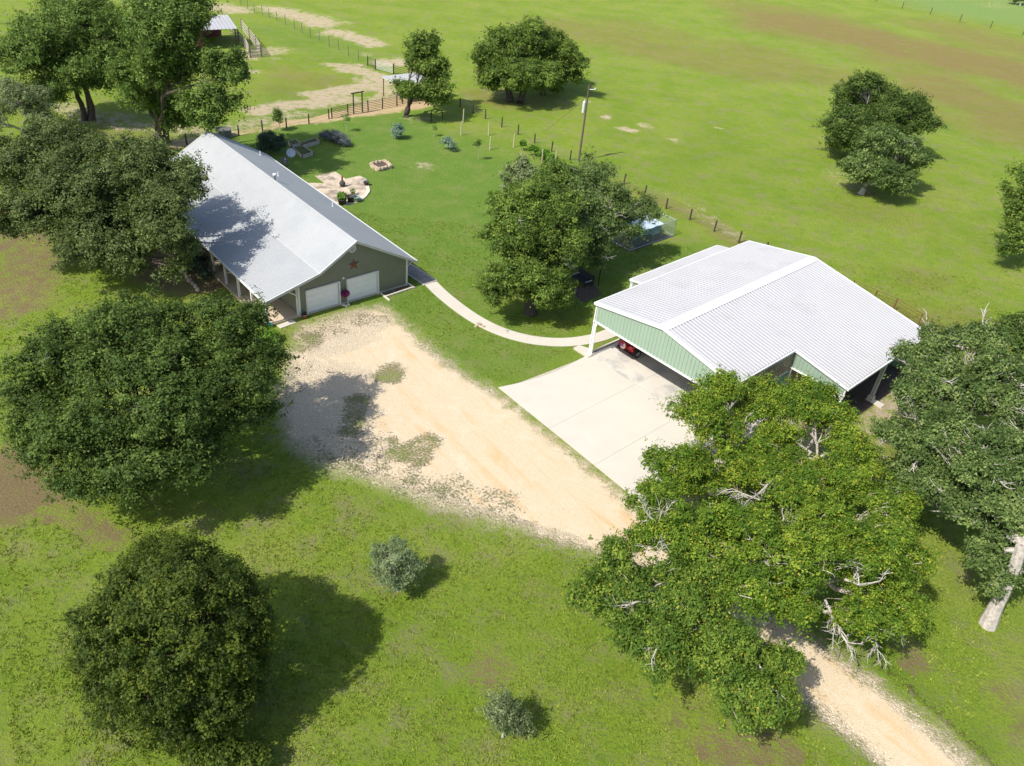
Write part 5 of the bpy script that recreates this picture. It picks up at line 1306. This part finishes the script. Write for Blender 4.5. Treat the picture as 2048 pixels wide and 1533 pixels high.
 'lav': ((-24.38, 91.84), [(-25.61, 92.97, 0.6, 0.73, 0.73, 0.45), (-24.58, 92.74, 0.6, 0.97, 0.97, 0.55), (-23.58, 92.13, 0.6, 0.84, 0.84, 0.64), (-22.86, 91.37, 0.5, 0.48, 0.48, 0.61)]),
 'sage': ((-17.29, 96.22), [(-17.28, 96.16, 0.9, 0.68, 0.68, 0.82), (-17.51, 96.04, 0.6, 0.56, 0.56, 0.56)]),
 'sage2': ((-10.42, 93.7), [(-11.03, 93.85, 1.0, 0.61, 0.61, 0.47), (-10.26, 93.58, 0.8, 0.49, 0.49, 0.49), (-10.05, 93.55, 0.4, 0.37, 0.37, 0.37)]),
 'sap1': ((-31.65, 94.41), [(-31.93, 94.42, 1.8, 0.61, 0.61, 0.79), (-31.61, 94.25, 1.4, 0.43, 0.43, 0.56)]),
 'sap2': ((-23.98, 96.58), [(-24.0, 96.64, 1.6, 0.5, 0.5, 0.57), (-24.1, 96.66, 2.2, 0.37, 0.37, 0.44)]),
 'sap3': ((-13.22, 98.14), [(-13.27, 98.27, 1.1, 0.32, 0.32, 0.41)]),
 'sap4': ((-6.87, 91.4), [(-6.97, 91.27, 1.8, 0.3, 0.3, 0.39), (-7.0, 91.32, 2.2, 0.24, 0.24, 0.31)]),
 'vine': ((1.47, 93.76), [(-0.46, 94.92, 0.9, 0.86, 0.43, 0.43), (0.95, 93.82, 0.8, 1.04, 0.52, 0.52), (1.9, 93.26, 0.6, 0.67, 0.67, 0.46), (-1.83, 96.36, 0.9, 0.62, 0.31, 0.31)]),
 'hosebush': ((-18.45, 47.88), [(-18.95, 47.83, 0.5, 0.82, 0.82, 0.48), (-18.58, 48.45, 0.6, 0.6, 0.6, 0.37), (-18.09, 48.42, 0.5, 0.37, 0.37, 0.32), (-18.82, 46.84, 0.4, 0.66, 0.44, 0.33)]),
 'pbed': ((-30.48, 61.19), [(-32.72, 64.09, 0.6, 1.09, 1.09, 0.87), (-30.59, 61.64, 0.5, 1.15, 1.15, 0.82), (-28.11, 58.76, 0.5, 1.03, 1.03, 0.69), (-26.31, 56.85, 0.5, 0.84, 0.84, 0.62), (-34.75, 66.98, 0.6, 0.94, 0.94, 0.83)]),
 'fartree': ((148.88, 282.29), [(147.83, 283.75, 2.0, 2.24, 2.24, 1.92), (150.76, 285.41, 2.6, 2.57, 2.57, 2.24)]),
}
def lump(d, ph):
    return 1 + .10 * (np.sin(d[:, 0] * 4.1 + ph) * np.sin(d[:, 1] * 4.7 + ph * 1.7) + .7 * np.sin(d[:, 2] * 6.3 + d[:, 0] * 5.1 + ph * .6))

def limb_path(a, b, rng, n=5, sag=.12, kink=.06):
    a, b = np.array(a, float), np.array(b, float)
    L = np.linalg.norm(b - a)
    out = []
    off = rng.normal(size=3) * L * sag * np.array([1, 1, .5])
    for i in range(n + 1):
        t_ = i / n
        p = a + (b - a) * t_ + off * math.sin(math.pi * t_)
        if 0 < i < n: p = p + rng.normal(size=3) * L * kink
        out.append(p)
    return out

def dead_spray(mb, p, d, L, r_, depth, rng):
    """bare kinked branch that forks into fine twigs"""
    p, d = np.array(p, float), np.array(d, float)
    d /= np.linalg.norm(d)
    pts = [p]; n = 5
    for i in range(n):
        d = d + rng.normal(size=3) * .2; d /= np.linalg.norm(d)
        pts.append(pts[-1] + d * L / n)
    mb.tube([tuple(q) for q in pts], [max(.006, r_ * (1 - .65 * i / n)) for i in range(n + 1)], 4, False)
    if depth > 0:
        for i in range(1, n + 1):
            for _ in range(1 if depth > 1 else 2):
                if rng.random() < .8:
                    dd = d + rng.normal(size=3) * .55
                    dead_spray(mb, pts[i], dd, L * rng.uniform(.32, .6), r_ * .48, depth - 1, rng)

def tree(name, key, label, cat, leafm, bark, n_leaf, ln, wd, clump=.8, seed=1, trunk_r=.35, trunks=1, fill=.35, zmin=.35, group=None, deads=(), limb_vis=1., shell=.26, low=.4, flat=.72, sprays=0, crown_nm='crown', top=None, fork=.34, spread=.38, lean=None, boughs=.58, spray_r=(.025, .05)):
    (bx, by), lobes = TREES[key]
    rng = np.random.default_rng(seed)
    e = empty(name, (bx, by, 0), label, cat, group)
    Lb = np.array(lobes)
    rawL = Lb
    if boughs and Lb[:, 3].max() > 1.0:      # break each mass into boughs of different size with hollows between
        sub = []
        for L0 in Lb:
            k0 = int(np.clip(5 + L0[3] * 2.2, 6, 14)) if L0[3] > .9 else 4
            sub.append(np.concatenate([L0[:3], L0[3:6] * boughs]))
            for _ in range(k0):
                dv = rng.normal(size=3); dv[2] = dv[2] * .8 + .15
                dv /= np.linalg.norm(dv)
                q_ = rng.uniform(.24, .46)
                sub.append(np.concatenate([L0[:3] + dv * L0[3:6] * (1.0 - q_ * rng.uniform(.85, 1.1)), np.maximum(L0[3:6], L0[3:6].max() * .55) * q_ * np.array([1, 1, .85])]))
        Lb = np.array(sub)
    area = np.array([((a * b) ** 1.6 / 3 + (a * c) ** 1.6 / 3 + (b * c) ** 1.6 / 3) ** (1 / 1.6) for a, b, c in Lb[:, 3:6]])
    ncl = max(8, int(area.sum() * 7.2 / clump ** 2))
    clump *= .9
    which = rng.choice(len(Lb), ncl, p=area / area.sum())
    d = rng.normal(size=(ncl, 3)); d /= np.linalg.norm(d, axis=1)[:, None]
    inner = rng.random(ncl) < fill
    rr = np.where(inner, rng.uniform(.35, .8, ncl), 1 - shell * rng.random(ncl) ** 1.5)
    C = Lb[which, :3] + d * Lb[which, 3:6] * (rr * lump(d, seed) * 1.0)[:, None] * (1 - .35 * clump / Lb[which, 3:6].max(1))[:, None]
    keep = C[:, 2] > zmin
    keep &= ~((d[:, 2] < -.45) & (rng.random(ncl) > low))
    for j in range(len(Lb)):     # thin what lies deep inside a neighbour
        q = (C - Lb[j, :3]) / Lb[j, 3:6]
        keep &= ~((np.linalg.norm(q, axis=1) < .72) & (which != j) & (rng.random(ncl) > .25))
    C, d, which = C[keep], d[keep], which[keep]
    ncl = len(C)
    csz = clump * rng.choice([.45, .7, 1., 1.35], ncl) * rng.uniform(.85, 1.15, ncl)
    wts = csz ** 2; wts /= wts.sum()
    idx = rng.choice(ncl, n_leaf, p=wts)
    ld = rng.normal(size=(n_leaf, 3)); ld[:, 2] += .35
    ld /= np.linalg.norm(ld, axis=1)[:, None]
    n_all, n_leaf = n_leaf, n_leaf // 11          # rosettes of leaves at the twig ends
    idx, ld = idx[:n_leaf], ld[:n_leaf]
    lr = np.abs(rng.normal(0, .62, n_leaf)) + .12
    P = C[idx] + ld * (csz[idx] * lr)[:, None] * np.array([1, 1, flat])
    # ragged outer fringe: some leaves ride on short shoots that point out and up
    sh = d[idx] * .7 + np.array([0, 0, .45]) + rng.normal(size=(ncl, 3))[idx] * .5
    P = P + sh * (csz[idx] * .55 * rng.random(n_leaf) ** 3)[:, None]
    ok = P[:, 2] > .12
    P, ld, idx = P[ok], ld[ok], idx[ok]
    ctint = rng.normal(.5, .13, ncl)
    rtint = ctint[idx] + rng.normal(0, .15, len(P))
    rn = ld * .3 + d[idx] * .45 + np.array([0, 0, .5]) + rng.normal(size=(len(P), 3)) * .35
    ri = rng.integers(0, len(P), n_all)
    ofs = rng.normal(size=(n_all, 3))
    rs_ = ln * rng.uniform(.55, 1.25, len(P))
    P = P[ri] + ofs * rs_[ri][:, None] * np.array([1, 1, .7])
    idx, ld = idx[ri], ld[ri]
    tint = np.clip(rtint[ri] + rng.normal(0, .11, n_all), 0, .93)
    ofs /= np.linalg.norm(ofs, axis=1)[:, None] + 1e-9
    nrm = rn[ri] + ofs * .35
    ok = P[:, 2] > .08
    P, idx, tint, nrm = P[ok], idx[ok], tint[ok], nrm[ok]
    if top is not None:          # young shoots
        tint = np.where(rng.random(len(P)) < top * (ctint[idx] > .42), 1., tint)
    leaf_object(crown_nm, P, nrm, ln, wd, rng, LM[leafm], e, tint, spread)
    # trunk, limbs and twigs: limbs head for the main masses
    mb = MB()
    which = np.argmin(((C[:, None] - rawL[None, :, :3]) ** 2 / (rawL[None, :, 3:6] ** 2)).sum(2), 1)
    cen = (Lb[:, :3] * area[:, None]).sum(0) / area.sum()
    zf = max(.4, cen[2] * fork)
    for k in range(trunks):
        a_ = 2 * math.pi * k / max(1, trunks) + seed
        off = np.array([math.cos(a_), math.sin(a_), 0]) * (trunk_r * 1.4 if trunks > 1 else 0)
        b0 = np.array([bx, by, -.1]) + off
        f0 = np.array([bx, by, 0]) + off * 1.6 + (cen - np.array([bx, by, 0])) * np.array([.25, .25, 0]) + np.array([0, 0, zf])
        if lean is not None: f0 = np.array(lean, float)
        pth = limb_path(b0, f0, rng, 4, .05 if lean is None else .008, .02 if lean is None else .006)
        mb.tube([tuple(p) for p in pth], [trunk_r * q for q in (1.35, 1.02, .92, .85, .8)], 9)
        mine = [j for j in range(len(rawL)) if j % trunks == k]
        for j in mine:
            tgt = rawL[j, :3] - np.array([0, 0, rawL[j, 5] * .1])
            lp = limb_path(f0, tgt, rng, 6, .1, .045)
            r0 = trunk_r * (.62 if len(mine) < 4 else .5)
            mb.tube([tuple(p) for p in lp], [r0 * (1 - .75 * i / 6) for i in range(7)], 7)
            cs = np.where(which == j)[0]
            if len(cs) == 0: continue
            ng = max(2, min(14, len(cs) // 6))
            gc = C[rng.choice(cs, ng)]
            lab = np.argmin(((C[cs][:, None] - gc[None]) ** 2).sum(2), 1)
            for g in range(ng):
                mem = cs[lab == g]
                if len(mem) == 0: continue
                cg = C[mem].mean(0)
                s0 = lp[rng.integers(3, 7)]
                e1 = s0 + (cg - s0) * .8
                sp_ = limb_path(s0, e1, rng, 4, .12, .06)
                r1 = max(.02, r0 * .34)
                mb.tube([tuple(p) for p in sp_], [r1 * (1 - .6 * i / 4) for i in range(5)], 5, False)
                for m_ in mem[:12]:
                    q0 = sp_[rng.integers(2, 5)]
                    tw = limb_path(q0, C[m_] + d[m_] * csz[m_] * .35 * limb_vis, rng, 3, .14, .08)
                    mb.tube([tuple(p) for p in tw], [r1 * .42, r1 * .33, r1 * .25, .008], 4, False)
    mb.build('trunk', M[bark], e, False)
    for k in range(sprays):      # bare twig ends that poke through the leaves
        i = rng.integers(0, ncl)
        if d[i, 2] < -.1: continue
        b_ = MB(); dead_spray(b_, C[i] - d[i] * .3, d[i] * .3 + rng.normal(size=3) * np.array([.8, .8, .35]), rng.uniform(.7, 1.5), rng.uniform(*spray_r), 1, rng)
        b_.build('bare_branch', M['bark_white'], e)
    for (p, dv, L, r_, dep) in deads:
        b_ = MB(); dead_spray(b_, p, dv, L, r_, dep, rng); b_.build('dead_branch', M['bark_white'], e)
    return e

tree('live_oak', 'T1', 'big spreading dark green oak left of the gravel yard, touching the porch roof', 'tree', 'oak_dark', 'bark_dark', 210000, 0.15, 0.09, .72, 11, .45, fill=.35, sprays=5, boughs=.72)
tree('round_evergreen', 'T2', 'dense rounded dark evergreen tree standing alone on the near lawn', 'tree', 'shrub_round', 'bark_dark', 150000, 0.115, 0.07, .4, 12, .25, fill=.2, low=.9, shell=.16, flat=.8, boughs=0)
tree('low_bush', 'T2b', 'low dark bush at the bottom edge in front of the rounded evergreen', 'bush', 'shrub_round', 'bark_dark', 9000, .13, .08, .4, 13, .05, zmin=.1)
tree('silver_shrub', 'T3', 'small silvery grey tree on the lawn below the gravel yard', 'tree', 'silver', 'bark_pale', 14000, .09, .045, .3, 14, .08, zmin=.3, low=.9, fill=.35, boughs=0, shell=.15)
tree('sparse_sapling', 'T4', 'thin grey green young tree at the bottom of the lawn', 'tree', 'oak_grey', 'bark_pale', 7000, .09, .05, .3, 15, .06, zmin=.2, fill=.4, boughs=0, low=.9)
D5 = [((16.90, 25.97, 5.00), (.3, -.5, .1), 2.1, .09, 2), ((18.14, 26.02, 4.60), (.2, -.9, -.1), 2.0, .09, 2), ((16.01, 25.31, 4.20), (.2, -.6, -.2), 2.2, .08, 2), ((17.31, 26.79, 5.20), (-.6, .2, .1), 2.0, .07, 2), ((8.32, 26.74, 6.00), (-.5, .2, .2), 2.0, .06, 2), ((12.50, 27.62, 6.40), (-.3, .2, .3), 1.2, .05, 2), ((14.66, 32.06, 5.60), (-.6, -.4, 0), 2.2, .07, 2), ((13.70, 30.78, 5.20), (-.8, -.1, .1), 1.6, .06, 2), ((18.51, 24.93, 3.60), (.1, -.8, -.3), 1.8, .06, 2), ((11.75, 24.98, 6.40), (-.4, .5, .2), 1.0, .04, 1), ((16.23, 24.77, 3.80), (.6, -.3, -.1), 1.5, .06, 2)]
D5d = [((8.13, 23.65, 4.80), (-.5, -.3, .1), 2.2, .08, 2), ((8.44, 24.09, 5.20), (-.3, .5, .2), 1.8, .06, 2), ((8.38, 22.08, 4.40), (-.6, -.4, .1), 1.6, .06, 2)]
tree('live_oak', 'T5', 'wide yellow green oak with bleached dead branches right of the gravel drive mouth', 'tree', 'oak_lime', 'bark_pale', 185000, .115, .07, .5, 16, .40, trunks=2, fill=.25, deads=D5, sprays=10, top=.08, shell=.33, boughs=.62)
tree('live_oak', 'T5d', 'mid green oak overhanging the left side of the lower gravel drive', 'tree', 'oak_mid', 'bark_pale', 140000, .115, .07, .5, 47, .34, fill=.25, deads=D5d, sprays=4, shell=.33, top=.05, boughs=.64)
D5b = [((12.69, 36.34, 4.20), (-.8, -.2, .1), 1.8, .06, 2), ((13.19, 36.65, 4.20), (.5, .1, .4), 1.5, .06, 2), ((14.00, 37.02, 4.20), (.5, .2, .2), .9, .08, 1), ((12.92, 37.76, 5.40), (.3, .2, .5), 1.2, .06, 1)]
tree('live_oak', 'T5b', 'pale trunked oak with yellow green leaves leaning over the concrete apron', 'tree', 'oak_lime', 'bark_pale', 98000, 0.12, 0.075, .5, 17, .26, fill=.22, deads=D5b, top=.10, shell=.3, fork=.5, boughs=.66)
tree('live_oak', 'T5c', 'open yellow green oak at the right corner of the metal barn', 'tree', 'oak_lime', 'bark_pale', 108000, 0.12, 0.075, .52, 18, .24, trunks=2, fill=.22, top=.10, shell=.3, sprays=6, fork=.5, boughs=.66)
tree('live_oak', 'T6', 'blue green oak with a stout pale leaning trunk at the right edge', 'tree', 'oak_right', 'bark_pale', 120000, 0.15, 0.09, .5, 19, .36, fill=.12, sprays=75, boughs=.55, spray_r=(.045, .08), shell=.3, low=.9, lean=(27.01, 29.46, 5.20), limb_vis=2.6)
tree('live_oak', 'T6c', 'blue green oak with tangled pale twigs beside the barn lean-to', 'tree', 'oak_right', 'bark_pale', 130000, 0.15, 0.09, .5, 20, .34, trunks=2, fill=.12, sprays=85, boughs=.55, spray_r=(.045, .08), shell=.3, limb_vis=2.6)
tree('live_oak', 'T6b', 'small dark oak at the right edge behind the blue green oaks', 'tree', 'oak_dark', 'bark_pale', 15000, .18, .11, .55, 21, .25, fill=.3, sprays=5)
tree('live_oak', 'T7', 'oak cut off by the right edge, halfway up the pasture', 'tree', 'oak', 'bark_dark', 24000, .22, .13, .65, 22, .35, fill=.3)
tree('live_oak', 'T8b', 'large domed oak, farther of the pair in the right pasture', 'tree', 'oak_dark', 'bark_pale', 85000, 0.25, 0.15, .85, 23, .5, fill=.25)
tree('live_oak', 'T8f', 'smaller oak with pale twigs, nearer of the pair in the right pasture', 'tree', 'oak_right', 'bark_pale', 52000, 0.24, 0.14, .75, 24, .34, fill=.25, sprays=14)
tree('live_oak', 'T9', 'broad oak with visible dark trunk in the middle pasture', 'tree', 'oak', 'bark_dark', 64000, 0.26, 0.16, .85, 25, .55, trunks=2, fill=.2, shell=.3)
tree('live_oak', 'T9b', 'bushy oak joined to the right of the broad pasture oak', 'tree', 'oak', 'bark_dark', 52000, 0.26, 0.16, .85, 26, .4, fill=.25)
tree('oak_tree', 'T10', 'upright oak with bare lower trunk in front of the white canopy', 'tree', 'oak', 'bark_dark', 34000, .27, .16, .7, 27, .4, fill=.18, shell=.3, fork=.42)
tree('live_oak', 'T11', 'tall dense oak on the lawn between farmhouse and barn', 'tree', 'oak', 'bark_dark', 160000, 0.17, 0.105, .6, 28, .45, fill=.3, sprays=6, top=.04, boughs=.68)
tree('live_oak', 'T11b', 'looser oak with pale limbs spreading over the blue tarp run', 'tree', 'oak_right', 'bark_pale', 70000, 0.17, 0.1, .6, 29, .4, fill=.22, sprays=14, shell=.3)
tree('live_oak', 'T11c', 'mossy grey oak top showing behind the tall dense oak', 'tree', 'oak_grey', 'bark_pale', 16000, .18, .10, .5, 30, .22, fill=.2, sprays=14, shell=.3)
tree('pecan_tree', 'T12a', 'tall feathery pecan at the far left with dark forked trunks', 'tree', 'pecan', 'bark_dark', 110000, 0.24, 0.12, .9, 31, .32, trunks=3, fill=.3, flat=1.1, shell=.34, fork=.42)
tree('pecan_tree', 'T12b', 'tall feathery pecan in front of the white roofed field barn', 'tree', 'pecan', 'bark_dark', 125000, 0.24, 0.125, .9, 32, .40, trunks=3, fill=.28, flat=1.1, shell=.34, fork=.30)
tree('live_oak', 'T13', 'sprawling dark oak with one limb over the grey farmhouse roof', 'tree', 'oak_olive', 'bark_dark', 240000, 0.17, 0.105, .75, 33, .5, trunks=2, fill=.3, boughs=.74, sprays=36, shell=.28)
tree('live_oak', 'T14', 'pale grey mossy tree at the left edge below the pecans', 'tree', 'oak_grey', 'bark_white', 18000, .2, .09, .6, 34, .3, fill=.2, sprays=26, shell=.34, limb_vis=2)
tree('dark_bush', 'bush', 'big dark blue green bush beside the grey raised beds', 'bush', 'bush_dark', 'bark_dark', 9000, .2, .1, .4, 35, .08, zmin=.1)
tree('lavender_hedge', 'lav', 'purple blue flowering hedge at the end of the raised beds', 'hedge', 'lavender', 'bark_dark', 6000, .2, .06, .3, 36, .04, zmin=.05)
tree('sage_bush', 'sage', 'rounded blue green shrub on the lawn below the corral oak', 'shrub', 'sage', 'bark_dark', 3000, .18, .08, .3, 37, .04, zmin=.05)
tree('sage_bush', 'sage2', 'loose blue green shrub nearest the pale trellis posts', 'shrub', 'sage', 'bark_dark', 1600, .17, .08, .25, 38, .04, zmin=.05)
tree('young_tree', 'sap1', 'slim young green tree beside the wire fence behind the farmhouse', 'sapling', 'pecan', 'bark_pale', 2200, .16, .07, .3, 39, .05, zmin=.4)
tree('young_tree', 'sap2', 'thin pale sapling in front of the dark gate frame', 'sapling', 'lime', 'bark_pale', 420, .15, .07, .25, 40, .04, zmin=.4)
tree('young_tree', 'sap3', 'tiny sapling in front of the small dark arch', 'sapling', 'lime', 'bark_pale', 260, .14, .07, .2, 41, .03, zmin=.4)
tree('young_tree', 'sap4', 'thin dark sapling left of the pale trellis posts', 'sapling', 'pecan', 'bark_pale', 480, .15, .07, .2, 42, .03, zmin=.4)
tree('grape_vine', 'vine', 'bright green vine climbing the pale trellis posts', 'vine', 'lime', 'bark_dark', 3400, .2, .13, .3, 43, .03, zmin=.1)
tree('porch_shrub', 'hosebush', 'low bright green shrub beside the teal hose reel', 'shrub', 'lime', 'bark_dark', 3600, .13, .075, .28, 44, .03, zmin=.05)
tree('bed_shrubs', 'pbed', 'dark shrubs growing along the porch inside the stone edging', 'shrub', 'bush_dark', 'bark_dark', 11000, .16, .09, .4, 45, .05, zmin=.05)
tree('far_tree', 'fartree', 'small pale tree in the far corner of the bright green field', 'tree', 'oak_grey', 'bark_pale', 2500, .5, .3, 1.0, 46, .2)

# ---------------------------------------------------------------- loose stones where the gravel is coarse, and grass tufts on the near lawn
rngs = np.random.default_rng(77)
def scatter_stones(n):
    X = rngs.uniform(min(ax), max(ax), n * 6); Y = rngs.uniform(min(ay), max(ay), n * 6)
    sd = poly_sd(X, Y, DRIVE); ex = drive_extra(X, Y)
    pr = np.where(sd > .1, .05 + .6 * ex['stony'] + 0 * np.clip(1 - sd / 1.6, 0, 1), 0) * (ex['weed'] < .75)
    k = rngs.random(len(X)) < pr * .6
    X, Y = X[k][:n], Y[k][:n]
    m_ = len(X)
    s = rngs.uniform(.022, .06, m_)
    base = np.array([[1, 0, 0], [.3, .95, 0], [-.9, .5, 0], [-.6, -.8, 0], [.5, -.9, 0], [.1, .05, .4]])
    a = rngs.uniform(0, 6.28, m_)
    ca, sa = np.cos(a)[:, None], np.sin(a)[:, None]
    bx_ = base[None, :, 0] * ca - base[None, :, 1] * sa; by_ = base[None, :, 0] * sa + base[None, :, 1] * ca
    V_ = np.stack([X[:, None] + bx_ * s[:, None] * rngs.uniform(.7, 1.3, (m_, 1)), Y[:, None] + by_ * s[:, None], .008 + base[None, :, 2] * s[:, None]], 2)
    T_ = np.array([[0, 1, 5], [1, 2, 5], [2, 3, 5], [3, 4, 5], [4, 0, 5]])
    F_ = (T_[None] + (np.arange(m_) * 6)[:, None, None]).reshape(-1, 3)
    m2, t2, b2 = new_mat('loose limestone'); t2.put(b2, 'Base Color', t2.ramp(t2.attr('tint'), [(0, (.46, .37, .26)), (.5, (.60, .49, .35)), (1, (.70, .61, .47))])); b2.inputs['Roughness'].default_value = .95
    me = np_mesh('loose_stones', V_.reshape(-1, 3), F_, {'tint': np.repeat(rngs.random(m_), 6)})
    tag(link_mesh('loose_stones', me, m2), 'loose pale limestone pieces scattered over the gravel drive', kind='stuff')
scatter_stones(16000)

def tufts(n):
    # blade tufts: n points over the near lawn, thinning with distance, each a few folded blades
    X = rngs.uniform(-45, 45, n * 3); Y = 13 + 60 * rngs.random(n * 3) ** 1.7
    fl = fields_at(X, Y)
    ok = (poly_sd(X, Y, DRIVE) < -.25) & (np.abs(X) < 7 + Y * .74) & (fl['soil'] < .55) & (fl['sand'] < .4)
    # keep off the buildings, the apron and the path
    hu = (X - HX) * math.cos(HYAW) + (Y - HY) * math.sin(HYAW); hv = -(X - HX) * math.sin(HYAW) + (Y - HY) * math.cos(HYAW)
    ok &= ~((hu > -8.1) & (hu < 5.3) & (hv > -.4))
    su = (X - SX) * math.cos(SYAW) + (Y - SY) * math.sin(SYAW); sv = -(X - SX) * math.sin(SYAW) + (Y - SY) * math.cos(SYAW)
    ok &= ~((su > -1.2) & (su < 14.3) & (sv > -9.7) & (sv < 20)) & ~((su > 12) & (su < 17.6) & (sv > 7) & (sv < 20))
    ok &= seg_dist(X, Y, PATHC) > .8
    ok &= (wob(X, Y, 1.9, 3.) + wob(X, Y, .6, 1.) + rngs.normal(0, .5, len(X))) > -.25
    X, Y = X[ok][:n], Y[ok][:n]
    k = 5
    m_ = len(X)
    px = np.repeat(X, k) + rngs.normal(0, .05, m_ * k); py = np.repeat(Y, k) + rngs.normal(0, .05, m_ * k)
    a = rngs.uniform(0, 6.28, m_ * k); h = rngs.uniform(.04, .12, m_ * k); wdt = rngs.uniform(.018, .04, m_ * k); ou = rngs.uniform(.02, .11, m_ * k)
    c_, s_ = np.cos(a), np.sin(a)
    V_ = np.empty((m_ * k, 3, 3))
    V_[:, 0] = np.stack([px - s_ * wdt, py + c_ * wdt, np.full(m_ * k, -.004)], 1)
    V_[:, 1] = np.stack([px + s_ * wdt, py - c_ * wdt, np.full(m_ * k, -.004)], 1)
    V_[:, 2] = np.stack([px + c_ * ou, py + s_ * ou, h], 1)
    ti = np.repeat(np.clip(np.repeat(rngs.normal(.5, .2, m_), k) + rngs.normal(0, .12, m_ * k), 0, 1), 3)
    me = np_mesh('grass_tufts', V_.reshape(-1, 3), np.arange(m_ * k * 3).reshape(-1, 3), {'tint': ti})
    tag(link_mesh('grass_tufts', me, LM['weed']), 'short grass tufts standing up from the near lawn', kind='stuff')
tufts(46000)
